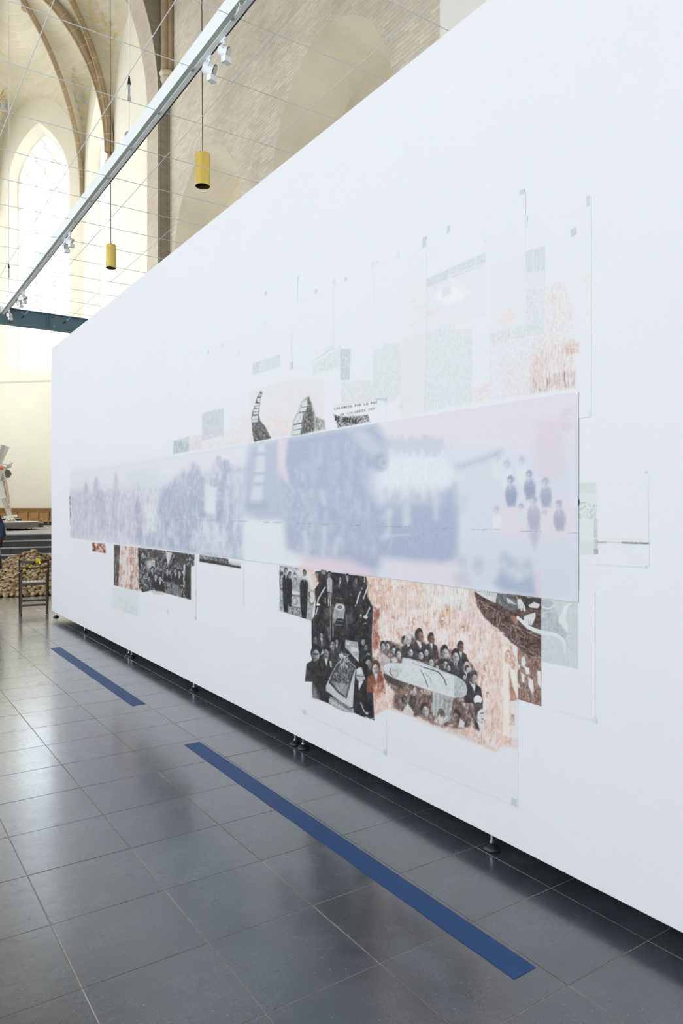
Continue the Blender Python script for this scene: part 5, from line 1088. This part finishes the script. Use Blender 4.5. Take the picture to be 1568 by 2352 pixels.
# painted sprigs in the spandrels: small flat paint shapes lying on the plaster above the rib springings
def sprigs(pt, s_lo, s_hi, t_lo, t_hi, nfl, k):
    for mt, num, rad in (('yellow_flower', nfl*2, .07), ('blue_flower', nfl, .10), ('vine', nfl*12, .025)):
        if mt == 'blue_flower' and k: continue
        fbm = BM()
        for _ in range(num):
            s_, t_ = R.uniform(s_lo, s_hi), R.uniform(t_lo, t_hi)
            v = pt(s_, t_); e1 = (pt(s_+.01, t_)-v); e2 = (pt(s_, t_+.1)-v)
            nn = e1.cross(e2)
            if nn.length < 1e-9: continue
            nn.normalize()
            if nn.dot(Vector((XC, 26, 14))-v) < 0: nn = -nn
            e1.normalize(); e2 = nn.cross(e1); v = v+nn*.025; r_ = rad*R.uniform(.7, 1.2); a0 = R.random()*6
            c_ = fbm.verts.new(v); ring = []
            for q in range(10):
                rr = r_*(1 if q % 2 == 0 else .42); aa = a0+q*math.pi/5
                ring.append(fbm.verts.new(v+e1*math.cos(aa)*rr+e2*math.sin(aa)*rr))
            for q in range(10): fbm.faces.new((c_, ring[q], ring[(q+1) % 10]))
        o = obj('painted_sprig', fbm, mt, vault); o['kind'] = 'stuff'
for idx in (1, 2):
    sprigs(web_pts[idx], .03, .16, 3.5, 9.5, 10, 0); sprigs(web_pts[idx], .84, .97, 3.5, 9.5, 10, 0)
sprigs(web_pts[0], .82, .97, 3.5, 9.5, 12, 0); sprigs(web_b, .03, .2, 4, 12, 14, 1)
# roof slab above the webs keeps the sky out
bm = BM(); box(bm, XC-WH-2, XC+WH+3, 21.2, 35, TOP-.6, TOP-.2); obj('roof_slab', bm, 'cream', vault)
vo = BM(); cyl(vo, (5.28, 28.4, 19.80), (5.28, 28.4, 20.1), .15, n=20)
obj('vault_rosette', vo, 'rib', vault)

# ------------------------------------------------------------------ steel beam, wire grid, light track
NZ = 5.94
bmr_ = thing('steel_beam', 'blue-grey steel beam spanning the nave below the apse window', 'beam', (2.6, 17.95, NZ))
bm = BM(); box(bm, -6, 5.35, -.006, .006, -.17, .17); obj('web', bm, 'beam', bmr_)
bm = BM(); box(bm, -6, 5.35, -.075, .075, -.188, -.17); obj('lower_flange', bm, 'beam', bmr_)
bm = BM(); box(bm, -6, 5.35, -.075, .075, .17, .188); obj('upper_flange', bm, 'beam', bmr_)
for x in (.35, 1.2, -.5):
    bm = BM(); box(bm, x-.004, x+.004, -.07, -.006, -.17, .17); obj('stiffener', bm, 'beam', bmr_)
for x in (.1, 1.35):
    bm = BM(); cyl(bm, (x, -.06, -.10), (x, -.05, -.10), .012, n=8); obj('bolt', bm, 'chrome', bmr_)

net = thing('wire_grid', 'square grid of thin steel wires stretched high above the nave', 'wire grid', (2.6, 10, NZ))
YW = [3.1, 4.03, 4.95, 5.88, 6.79, 7.74, 8.70, 9.64, 10.50, 11.39, 12.29, 13.2, 14.1, 15.0, 15.9, 16.85]
XW = [-.4, .53, 1.45, 2.32, 3.25, 4.16, 5.07, 5.98, 6.9]
for y in YW:
    bm = BM(); cyl(bm, (-4, y-10, 0), (5.24, y-10, 0), .0042, n=6); obj('cross_wire', bm, 'wire', net)
for x in XW:
    bm = BM(); cyl(bm, (x-2.6, -8, .006), (x-2.6, 7.93, .006), .0042, n=6); w_ = obj('long_wire', bm, 'wire', net)
    bm = BM(); cyl(bm, (x-2.6, 7.5, .006), (x-2.6, 7.72, .006), .014, n=8); obj('turnbuckle', bm, 'chrome', w_)
    bm = BM(); cyl(bm, (x-2.6, 7.72, .006), (x-2.6, 7.93, .006), .022, .012, n=8); obj('anchor_hook', bm, 'black', w_)

track = thing('lighting_track', 'long white ceiling-hung steel rail carrying the spotlights', 'light track', (2.82, 10, NZ))
TY0, TY1 = 3.2, 17.8
bm = BM(); box(bm, -.052, -.046, TY0-10, TY1-10, 0, .163); box(bm, -.046, .04, TY0-10, TY1-10, .150, .163); obj('side_plate', bm, 'steel_white', track)
bm = BM(); box(bm, -.052, -.004, TY0-10, TY1-10, -.004, .0); obj('under_channel', bm, 'steel_grey', track)
bm = BM(); box(bm, -.004, .046, TY0-10, TY1-10, -.012, .03); obj('lower_lip', bm, 'steel_white', track)
bm = BM(); box(bm, .046, .062, TY0-10, TY1-10, -.010, .02); obj('power_groove', bm, 'black', track)
for y in YW:
    if TY0 < y < TY1:
        bm = BM(); cyl(bm, (-.012, y-10, -.03), (-.012, y-10, 0), .013, n=10); cyl(bm, (-.012, y-10, -.034), (-.012, y-10, -.028), .019, n=6); obj('wire_clamp', bm, 'chrome', track)
def hanger(y, full=True):
    bm = BM(); cyl(bm, (-.02, y-10, .16), (-.02, y-10, .62), .005, n=8); cyl(bm, (-.02, y-10, .86), (-.02, y-10, 15.5), .006, n=8); h_ = obj('hanger_rod', bm, 'steel_white', track)
    bm = BM(); cyl(bm, (-.02, y-10, .62), (-.02, y-10, .78), .014, n=8); box(bm, -.035, -.005, y-10-.014, y-10+.014, .58, .63); obj('turnbuckle', bm, 'chrome', h_)
    bm = BM(); cyl(bm, (-.02, y-10, .78), (-.02, y-10, .88), .022, .008, n=8); obj('rod_coupling', bm, 'black', h_)
    bm = BM(); box(bm, -.06, .04, y-10-.05, y-10+.05, .16, .185); obj('hanger_plate', bm, 'chrome', track)
hanger(8.75); hanger(16.9)
bm = BM()
for k in range(3):
    pts = [(-.03+.022*k+.012*math.sin(i*1.1+k), 5.75-10+.03*math.sin(i*.8+k)-.05*i/8, .42-.5*math.sin(math.pi*i/8)*(1-.12*k)) for i in range(9)]
    tube(bm, pts, .006, 6)
obj('power_cord', bm, 'white_plastic', track, smooth=True)
bm = BM(); tube(bm, [(.05, 5.72-10, -.012), (.045, 5.6-10, -.03), (.055, 5.5-10, -.02)], .004, 6); obj('cable_tie', bm, 'black', track)

def spot(y, aim, label, big, dz=0):
    t = thing('track_spotlight', label, 'spotlight', (2.876, y, NZ-.012), 0, 'spotlights on the white rail')
    bm = BM(); box(bm, -.014, .014, -.05, .05, -.018, 0); obj('track_adapter', bm, 'white_plastic', t)
    bm = BM(); cyl(bm, (0, 0, -.018), (0, 0, -.06), .013, n=10); obj('stem', bm, 'white_plastic', t)
    a = Vector(aim).normalized(); c = Vector((0, 0, -.115))
    r_ = .062 if big else .05; l_ = .10 if big else .085
    side = a.cross(Vector((0, 0, 1))).normalized()
    bm = BM(); cyl(bm, c-a*l_*.5, c+a*l_*.5, r_*.96, r_, n=24, caps=False); cyl(bm, c-a*l_*.62, c-a*l_*.5, r_*.72, r_*.96, n=24); h_ = obj('head', bm, 'white_plastic', t, smooth=False)
    bm = BM(); cyl(bm, c+a*l_*.46, c+a*l_*.52, r_*1.01, r_*1.01, n=24); obj('front_ring', bm, 'black', h_)
    bm = BM(); cyl(bm, c+a*l_*.52, c+a*l_*.535, r_*.88, r_*.86, n=24); obj('lens', bm, 'lens', h_)
    bm = BM(); tube(bm, [(0, 0, -.055), side*.02+Vector((0, 0, -.062)), side*(r_+.008)+Vector((0, 0, -.085)), side*(r_+.008)+Vector((0, 0, -.118))], .008, 6); obj('yoke_arm', bm, 'white_plastic', t)
    bm = BM(); mw = Matrix.Translation(c+Vector((.02, -.01, -r_-.028)))@Matrix.Rotation(.3, 4, 'Z')
    box(bm, -.04, .04, -.03, .03, -.028, .028, mat=mw, bev=0); obj('driver_box', bm, 'white_plastic', t)
spot(6.53, (.75, -.45, -.35), 'white track spotlight with a wide frosted lens, nearest but one', True)
spot(6.20, (.72, -.55, -.25), 'white track spotlight with a deep black-ringed reflector nearest the camera', False)
spot(11.95, (.8, -.3, -.5), 'white track spotlight against the bright window, aimed at the exhibition wall', False)
spot(12.25, (.3, -.8, -.3), 'white track spotlight paired behind the one facing the wall', False)
spot(15.7, (.6, -.3, -.8), 'white track spotlight above the blue-grey beam, hanging lowest', True)
spot(16.1, (-.6, -.5, -.4), 'white track spotlight above the beam, first beside the lowest one', False)
spot(17.3, (-.7, -.6, -.2), 'white track spotlight at the far end of the rail', False)

def pendant(x, y, zb, r, hh, tilt, label):
    t = thing('pendant_lamp', label, 'pendant lamp', (x, y, zb), 0, 'brass pendant lamps over the nave')
    bm = BM()
    n = 32
    rings = [[bm.verts.new((rr*math.cos(2*math.pi*k/n), rr*math.sin(2*math.pi*k/n), z)) for k in range(n)] for rr, z in ((r, 0), (r, hh*.5), (r, hh), (r*.97, hh+.006))]
    for A, B in zip(rings, rings[1:]):
        for i in range(n): bm.faces.new((A[i], A[(i+1) % n], B[(i+1) % n], B[i]))
    bm.faces.new(rings[-1]); obj('shade', bm, 'brass', t, smooth=False)
    bm = BM(); cyl(bm, (0, 0, .002), (0, 0, hh-.06), r*.975, n=32, caps=False); c_ = obj('shade_lining', bm, 'brass_in', t)
    bm = BM(); cyl(bm, (0, 0, hh*.35), (0, 0, hh*.45), r*.9, n=24); obj('reflector', bm, 'brass_in', t)
    bm = BM(); cyl(bm, (0, 0, hh+.004), (0, 0, hh+.04), .015, n=10); obj('cable_gland', bm, 'black', t)
    bm = BM(); cyl(bm, (0, 0, hh+.03), (tilt, 0, 15.5-zb), .0065, n=8); obj('cable', bm, 'cable', t)
    return t
pendant(4.13, 9.62, 6.13, .104, .45, -.05, 'larger-looking brass cylinder pendant lamp hanging before the brick niche')
pendant(4.08, 13.84, 6.12, .094, .43, -.03, 'smaller-looking brass cylinder pendant lamp hanging before the narrow apse window')

# ------------------------------------------------------------------ chair with barrier tape
ch = thing('folding_chair', 'dark wooden folding chair with cream webbed seat beside the far wall end', 'chair', (2.25, 11.5, 0), math.radians(-10.5))
Wd = .185
def stick(name, p0, p1, w, t_, mt='chair', parent=ch):
    p0, p1 = Vector(p0), Vector(p1); d = (p1-p0); L_ = d.length; d.normalize()
    ref = Vector((1, 0, 0)) if abs(d.x) < .9 else Vector((0, 0, 1))
    a = (ref-d*ref.dot(d)).normalized(); b = d.cross(a)
    m = Matrix(((a.x, b.x, d.x, p0.x), (a.y, b.y, d.y, p0.y), (a.z, b.z, d.z, p0.z), (0, 0, 0, 1)))
    bm = BM(); box(bm, -w/2, w/2, -t_/2, t_/2, 0, L_, mat=m); return obj(name, bm, mt, parent)
for sx in (-1, 1):
    stick('back_leg', (sx*(Wd+.012), -.06, .80), (sx*(Wd+.012), .24, .002), .022, .034)
    stick('front_leg', (sx*(Wd-.012), .03, .62), (sx*(Wd-.012), -.14, .002), .022, .034)
def slat(name, z, y, hgt, bow, th=.016):
    bm = BM(); n = 10; rows = []
    for i in range(n+1):
        u = -1+2*i/n; x = u*Wd; yy = y-bow*(1-u*u); zz = z-.012*(1-u*u)
        rows.append([bm.verts.new(v) for v in ((x, yy, zz-hgt/2), (x, yy+th, zz-hgt/2), (x, yy+th, zz+hgt/2), (x, yy, zz+hgt/2))])
    for A, B in zip(rows, rows[1:]):
        for q in range(4): bm.faces.new((A[q], A[(q+1) % 4], B[(q+1) % 4], B[q]))
    bm.faces.new(rows[0]); bm.faces.new(rows[-1][::-1]); return obj(name, bm, 'chair', ch)
slat('back_rail', .765, -.05, .042, .03); slat('back_rail', .672, -.02, .036, .03)
stick('lower_stretcher', (-Wd, .185, .16), (Wd, .185, .16), .030, .018); stick('lower_stretcher', (-Wd+.01, -.115, .125), (Wd-.01, -.115, .125), .030, .018)
stick('seat_rail', (-Wd+.02, -.03, .425), (Wd-.02, -.03, .425), .034, .02); stick('seat_rail', (-Wd+.02, .30, .44), (Wd-.02, .30, .44), .034, .02)
for sx in (-1, 1): stick('seat_rail', (sx*(Wd-.03), -.04, .425), (sx*(Wd-.03), .31, .44), .02, .03)
for k in range(7):
    y = -.01+k*.046; bm = BM(); box(bm, -Wd+.03, Wd-.03, y, y+.034, .446+.0*k, .450); obj('seat_web', bm, 'webbing', ch)
for k in range(6):
    x = -Wd+.045+k*.05; bm = BM(); box(bm, x, x+.03, -.03, .31, .451, .454); obj('seat_web', bm, 'webbing', ch)
# barrier tape knotted to the back rail
bt = thing('barrier_tape', 'yellow and black barrier tape knotted round the chair back and trailing off', 'barrier tape', (2.27, 11.43, .78))
def ribbon(pts, w, name0, col0=0, seg=1):
    for i, (p, q) in enumerate(zip(pts, pts[1:])):
        p, q = Vector(p), Vector(q); d = (q-p).normalized(); up = Vector((.1, -.35, .9)); sdv = (up-d*up.dot(d)).normalized()*w/2; off = Vector((0, .0015, 0))
        bm = BM(); c4 = [p-sdv, q-sdv+d*.004, q+sdv+d*.012, p+sdv+d*.008]
        a = [bm.verts.new(v) for v in c4]; b = [bm.verts.new(v+off) for v in c4]
        bm.faces.new(a); bm.faces.new(b[::-1])
        for k in range(4): bm.faces.new((b[k], b[(k+1) % 4], a[(k+1) % 4], a[k]))
        obj('tape_stripe', bm, 'yellow' if (i+col0) % 2 == 0 else 'black', bt)
kx, ky, kz = .0, -.05, .0
P0 = Vector((.02, -.07, -.01)); P1 = Vector((-.24, -.075, -.16))
pts = [P0.lerp(P1, i/6)+Vector((0, -.006*math.sin(i), .012*math.sin(i*1.3))) for i in range(7)]
ribbon(pts, .032, 's')
ribbon([(.02, -.068, .005), (.035, -.075, -.045), (.03, -.07, -.10), (.015, -.066, -.13)], .034, 's', 0)
ribbon([(.02, -.066, -.005), (-.005, -.075, -.035), (-.03, -.07, -.06)], .014, 's', 0)
ribbon([(-.02, -.074, .004), (.03, -.078, .012)], .036, 's', 0)
bm = BM(); tube(bm, [P1, P1+Vector((-.12, .0, -.055)), P1+Vector((-.3, .05, -.10)), P1+Vector((-.8, .15, -.16)), P1+Vector((-1.6, .3, -.18))], .006, 6); obj('twisted_cord', bm, 'rope', bt)

# ------------------------------------------------------------------ potato pile
def potato_verts(seed):
    b = bmesh.new(); bmesh.ops.create_icosphere(b, subdivisions=1, radius=1); r = random.Random(seed)
    for v in b.verts:
        k = 1+r.uniform(-.09, .09); v.co = Vector((v.co.x*.068*k, v.co.y*.038*k, v.co.z*.036*k))
    return b
PC = Vector((3.05, 15.75, 0)); PR, PH = 2.15, .60
def hpile(x, y):
    d = math.hypot((x-PC.x), (y-PC.y)); t = max(0, 1-d/PR)
    b = 1+.10*math.sin(3*math.atan2(y-PC.y, x-PC.x)+.4)
    return PH*(t**1.25)*b if t > 0 else 0
protos = [obj('potato', potato_verts(40+k), 'potato', smooth=True) for k in range(4)]
places = []
rp = random.Random(3)
d0 = 0
nring = 30
for kr in range(nring):
    rr = PR*(kr+.35)/nring; circ = 2*math.pi*rr; m = max(3, int(circ/.078))
    for j in range(m):
        a = 2*math.pi*(j+rp.random()*.7)/m; x = PC.x+math.cos(a)*(rr+rp.uniform(-.03, .03)); y = PC.y+math.sin(a)*(rr+rp.uniform(-.03, .03))
        if y > PC.y+.55: continue
        z = hpile(x, y)+rp.uniform(-.022, .03)
        if rr > PR-.1: z = 0
        places.append((x, y, max(.033, z+.03)))
for _ in range(120):
    a = rp.uniform(math.pi, 2*math.pi); rr = PR*math.sqrt(rp.random())*.9; x, y = PC.x+math.cos(a)*rr, PC.y+math.sin(a)*rr
    places.append((x, y, hpile(x, y)+.065))
def seen(p):
    r_ = p[0]/p[1]; return px_ray(-8) < r_ < px_ray(116)
vis = sorted([p for p in places if seen(p)], key=lambda p: p[1])
rest = [p for p in places if not seen(p)]+vis[296:]
vis = vis[:296]; usedp = set()
for p in vis:
    k = rp.randrange(4); o = protos[k]
    if k in usedp: o = protos[k].copy(); C.objects.link(o)
    usedp.add(k); s_ = rp.uniform(.8, 1.22)
    o.location = p; o.rotation_euler = (rp.uniform(-.5, .5), rp.uniform(-.5, .5), rp.uniform(0, 3.14)); o.scale = (s_, s_*rp.uniform(.85, 1.1), s_)
    tag(o, 'unwashed brown potato on the near side of the heap behind the folding chair', 'potato', 'potatoes of the heap before the steps')
base = potato_verts(77); bv = np.array([v.co[:] for v in base.verts]); bf = [[v.index for v in f.verts] for f in base.faces]; base.free()
V, Fc = [], []
for p in rest:
    rot = np.array(Matrix.Rotation(rp.uniform(0, 3.14), 3, 'Z')@Matrix.Rotation(rp.uniform(-.5, .5), 3, 'X')); s_ = rp.uniform(.8, 1.22); n0 = len(V)
    V.extend(((bv*s_)@rot.T+np.array(p)).tolist()); Fc.extend([[n0+i for i in f_] for f_ in bf])
# remaining potatoes; the dark core below them stands in for shaded gaps
me = bpy.data.meshes.new('potato_heap'); me.from_pydata(V, [], Fc); me.materials.append(M['potato'])
me.polygons.foreach_set('use_smooth', [True]*len(me.polygons))
po = bpy.data.objects.new('potato_heap', me); C.objects.link(po)
tag(po, 'mass of brown potatoes forming the upper and rear part of the heap before the steps', 'potatoes', 'potatoes of the heap before the steps', 'stuff')
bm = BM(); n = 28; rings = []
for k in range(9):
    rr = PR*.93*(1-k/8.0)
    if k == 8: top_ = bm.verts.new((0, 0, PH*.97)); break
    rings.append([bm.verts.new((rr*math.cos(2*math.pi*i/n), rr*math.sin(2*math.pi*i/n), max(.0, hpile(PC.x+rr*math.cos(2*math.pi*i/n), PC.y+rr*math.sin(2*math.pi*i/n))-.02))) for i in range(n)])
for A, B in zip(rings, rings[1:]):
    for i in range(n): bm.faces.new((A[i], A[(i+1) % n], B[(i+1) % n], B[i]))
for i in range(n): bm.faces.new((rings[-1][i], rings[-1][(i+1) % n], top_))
core = obj('heap_core', bm, plain('potato gap shade', (.035, .024, .014), .9), po, loc=tuple(PC))  # dark core added as painted shade between the potatoes

# ------------------------------------------------------------------ podium, altar steps, sculpture
pdm = thing('round_podium', 'low round grey podium on short feet carrying the metal sculpture', 'podium', (3.48, 26.3, .85))
bm = BM(); cyl(bm, (0, 0, .08), (0, 0, .245), 1.78, n=96); obj('drum', bm, 'podium', pdm)
bm = BM(); cyl(bm, (0, 0, .245), (0, 0, .262), 1.79, n=96); obj('top_plate', bm, 'podium_top', pdm)
for k in range(8):
    a = 2*math.pi*k/8-.45; bm = BM(); lathe(bm, [(.05, 0), (.05, .012), (.018, .03), (.018, .085)], 1.62*math.cos(a), 1.62*math.sin(a), 10); obj('podium_foot', bm, 'chrome', pdm)
al = thing('altar_steps', 'stepped dark stone altar base in the apse behind the podium', 'altar steps', (3.2, 29.6, .85))
for k, (xe, zt) in enumerate(((2.75, .17), (2.05, .34), (1.2, .50))):
    bm = BM(); box(bm, -2.1, xe, -.9+k*.35, 1.3, (0, .17, .34)[k], zt-.02); s_ = obj('altar_step', bm, 'stone_dark', al)
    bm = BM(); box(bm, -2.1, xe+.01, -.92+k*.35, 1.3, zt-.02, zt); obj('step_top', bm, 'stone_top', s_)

def ptat(px, py, Y):   # survey point on the plane Y
    x = px_ray(px)*Y; d = x*S+Y*CO; return Vector((x, Y, EYE+(1168-py)*d/FPX))
YS = 26.3
sc = thing('metal_sculpture', 'tall robot-like figure of silver, white and copper sheet metal on the round podium', 'sculpture', ptat(26, 1197, YS))
so = Vector(sc.location)
sp = lambda px, py, dy=0: ptat(px, py, YS)-so+Vector((0, dy, 0))
def spart(name, mt, fn, parent=sc, smooth=True):
    bm = BM(); fn(bm); return obj(name, bm, mt, parent, smooth=False)
spart('head_cone', 'silver', lambda b: cyl(b, sp(-9, 1062), sp(3, 1022), .17, .26, n=28))
spart('neck_joint', 'silver', lambda b: cyl(b, sp(-10, 1066), sp(-8, 1060), .10, .14, n=16))
spart('shoulder_block', 'sheet_white', lambda b: cyl(b, sp(-16, 1070), sp(6, 1066), .13, .09, n=8))
spart('arm', 'silver', lambda b: tube(b, [sp(6, 1068, -.05), sp(14, 1071, -.1), sp(21, 1069, -.12), sp(24, 1063, -.12)], [.06, .085, .07, .045], 12))
def hand(b):
    tube(b, [sp(22, 1064, -.12), sp(26, 1062, -.14)], [.04, .045], 8)
    for k, (dx, dy_) in enumerate(((19, 1060), (22, 1059), (25, 1060), (27.5, 1063))): tube(b, [sp(23.5, 1063, -.12), sp(dx, dy_, -.15)], [.016, .009], 6)
spart('hand', 'silver', hand)
spart('elbow_disc', 'podium', lambda b: cyl(b, sp(16, 1087, .05), sp(16.5, 1087, .12), .155, .155, n=7), )
spart('torso', 'silver', lambda b: cyl(b, sp(-12, 1104), sp(-8, 1072), .24, .30, n=18))
spart('chest_ribbon', 'orange', lambda b: cyl(b, sp(-1, 1075, -.30), sp(3, 1073, -.32), .075, .055, n=10))
spart('hip_drum', 'sheet_white', lambda b: cyl(b, sp(-6, 1142), sp(-9, 1104), .29, .24, n=24))
spart('side_plate', 'copper', lambda b: tube(b, [sp(4, 1073, -.1), sp(9, 1098, -.12), sp(13, 1118, -.12), sp(17, 1140, -.12), sp(20, 1157, -.1)], [.05, .045, .06, .045, .02], 5))
spart('hanging_blade', 'silver', lambda b: [tube(b, [sp(7, 1090, -.2), sp(11, 1102, -.22), sp(15, 1113, -.2)], [.02, .028, .008], 4), tube(b, [sp(4, 1086, -.2), sp(9, 1098, -.22)], [.03, .01], 4)])
spart('leg', 'silver', lambda b: cyl(b, sp(9, 1143), sp(23, 1184), .085, .075, n=14))
spart('knee_fin', 'copper', lambda b: [tube(b, [sp(13, 1163, -.1), sp(12, 1172, -.12)], [.03, .008], 4), tube(b, [sp(20, 1160, -.1), sp(26, 1171, -.12)], [.035, .008], 4)])
def bow(b):
    c = sp(23, 1184, -.12)
    for q in ((sp(6, 1184, -.12), sp(8, 1189, -.12)), (sp(38, 1180, -.12), sp(39, 1186, -.12))):
        vs = [b.verts.new(v) for v in (c+Vector((0, 0, .02)), q[0], q[1], c-Vector((0, 0, .02)))]
        v2 = [b.verts.new(v.co+Vector((0, .02, 0))) for v in vs]
        b.faces.new(vs); b.faces.new(v2[::-1])
        for k in range(4): b.faces.new((v2[k], v2[(k+1) % 4], vs[(k+1) % 4], vs[k]))
spart('ankle_bow', 'sheet_white', bow)
def crown(b):
    c = sp(24, 1187)
    for k in range(9):
        a = 2*math.pi*k/9; u = Vector((math.cos(a), math.sin(a), 0)); w_ = Vector((-u.y, u.x, 0))
        vs = [b.verts.new(v) for v in (c+u*.08-w_*.04, c+u*.08+w_*.04, c+u*.19+Vector((0, 0, -.13)))]
        v2 = [b.verts.new(v.co-Vector((0, 0, .012))) for v in vs]; b.faces.new(vs); b.faces.new(v2[::-1])
        for q in range(3): b.faces.new((v2[q], v2[(q+1) % 3], vs[(q+1) % 3], vs[q]))
spart('ankle_crown', 'sheet_white', crown)
spart('foot', 'copper', lambda b: cyl(b, (sp(25, 1197).x, 0, .004), sp(24, 1185), .11, .075, n=14))
zt_pod = .85+.262; sc.location.z = zt_pod-.002
for px_ in (4,):
    q = ptat(px_, 1197, 25.6); bm = BM()
    for k in range(6):
        a = k*math.pi/3; tube(bm, [(0, 0, .02), (.07*math.cos(a), .05*math.sin(a), .06), (.10*math.cos(a+.3), .07*math.sin(a+.3), .02)], .012, 6)
    rb_ = obj('ribbon_rosette', bm, 'pink'); rb_.location = (q.x, q.y, zt_pod-.008); tag(rb_, 'small pink looped ribbon lying on the round podium', 'ribbon')

# ------------------------------------------------------------------ visitor at the left edge
pp = Vector((px_ray(-34)*13.0, 13.0, 0))
pe = thing('person', 'person in a dark blue coat and dark red leggings walking by the potato heap', 'person', tuple(pp), math.radians(-30))
def skin_mesh(name, verts, edges, radii, mt, parent, sub=2, root=0):
    me = bpy.data.meshes.new(name); me.from_pydata(verts, edges, []); o = bpy.data.objects.new(name, me); C.objects.link(o); o.parent = parent
    sk = o.modifiers.new('skin', 'SKIN'); sk.use_smooth_shade = True
    for i, r_ in enumerate(radii):
        sv = me.skin_vertices[0].data[i]; sv.radius = r_ if isinstance(r_, tuple) else (r_, r_); sv.use_root = (i == root)
    ss = o.modifiers.new('sub', 'SUBSURF'); ss.levels = sub; ss.render_levels = sub
    me.materials.append(M[mt]); return o
bv_ = [(0,0,.93),(0,0,1.12),(0,.01,1.32),(0,.02,1.44),(0,.03,1.53),(0,.035,1.60),(0,.04,1.68),
       (.10,0,.86),(.12,-.10,.50),(.12,.04,.12),(.12,-.14,.05), (-.10,0,.86),(-.11,.16,.50),(-.11,.02,.12),(-.11,-.16,.05),
       (.19,.02,1.40),(.24,.05,1.12),(.24,-.06,.90),(-.19,.02,1.40),(-.25,0,1.12),(-.24,-.12,.90)]
be_ = [(0,1),(1,2),(2,3),(3,4),(4,5),(5,6),(0,7),(7,8),(8,9),(9,10),(0,11),(11,12),(12,13),(13,14),(3,15),(15,16),(16,17),(3,18),(18,19),(19,20)]
br_ = [(.15,.12),(.13,.10),(.16,.11),(.12,.09),.055,(.075,.09),(.075,.095),.095,.065,.045,.04,.095,.065,.045,.04,.06,.048,.034,.06,.048,.034]
skin_mesh('body', bv_, be_, br_, 'trouser', pe)
def hd(b):
    bmesh.ops.create_uvsphere(b, u_segments=16, v_segments=12, radius=1)
    for v in b.verts: v.co = Vector((v.co.x*.078, v.co.y*.095+.02, v.co.z*.115+1.655))
bm = BM(); hd(bm); face_ = obj('head', bm, 'skin', pe, smooth=True)
bm = BM(); hd(bm)
for v in bm.verts: v.co = Vector((v.co.x*1.1, (v.co.y-.02)*1.1+.035, (v.co.z-1.655)*1.06+1.67))
obj('hair', bm, 'hair', pe, smooth=True)
bm = BM(); tube(bm, [(0, -.075, 1.66), (0, -.095, 1.64)], [.012, .016], 6); obj('nose', bm, 'skin', face_)
for sx in (-1, 1):
    bm = BM(); cyl(bm, (sx*.03, -.07, 1.665), (sx*.03, -.078, 1.665), .009, n=8); obj('eye', bm, 'black', face_)
bm = BM(); n = 20
prof = [(.255, .205, .56), (.245, .20, .72), (.225, .18, .92), (.185, .15, 1.12), (.20, .15, 1.30), (.19, .13, 1.42), (.10, .09, 1.50), (.075, .08, 1.55)]
rings = [[bm.verts.new((rx*math.cos(2*math.pi*k/n)*(1+.05*math.sin(3*k)), ry*math.sin(2*math.pi*k/n)*(1+.05*math.cos(4*k)), z)) for k in range(n)] for rx, ry, z in prof]
for A, B in zip(rings, rings[1:]):
    for i in range(n): bm.faces.new((A[i], A[(i+1) % n], B[(i+1) % n], B[i]))
obj('coat', bm, 'coat', pe, smooth=True)
for sx in (-1, 1):
    bm = BM(); tube(bm, [(sx*.17, .02, 1.41), (sx*.22, .03, 1.28), (sx*.255, .03, 1.12), (sx*.25, -.07, .95)], [.07, .068, .06, .052], 12); obj('sleeve', bm, 'coat', pe, smooth=True)
    hb = [(0, 0, 0), (0, -.02, -.07), (-.03*sx, -.03, -.10), (-.03*sx, -.04, -.13), (-.01*sx, -.03, -.16), (.0, -.05, -.11), (.008*sx, -.035, -.165), (.022*sx, -.03, -.155), (.032*sx, -.02, -.14)]
    h_ = skin_mesh('hand', hb, [(0, 1), (1, 2), (2, 3), (1, 5), (1, 4), (1, 6), (1, 7), (1, 8)], [.026, .032, .012, .010, .009, .009, .009, .009, .008], 'skin', pe, 1); h_.location = (sx*.25, -.08, .93)
    y = -.02 if sx > 0 else .0
    bm = BM(); tube(bm, [(sx*.115, .08, .05), (sx*.115, 0, .055), (sx*.12, -.10, .045), (sx*.12, -.19, .035)], [.045, .052, .045, .03], 10)
    for v in bm.verts: v.co.z = max(.0, v.co.z)
    obj('shoe', bm, 'shoe', pe, smooth=True)
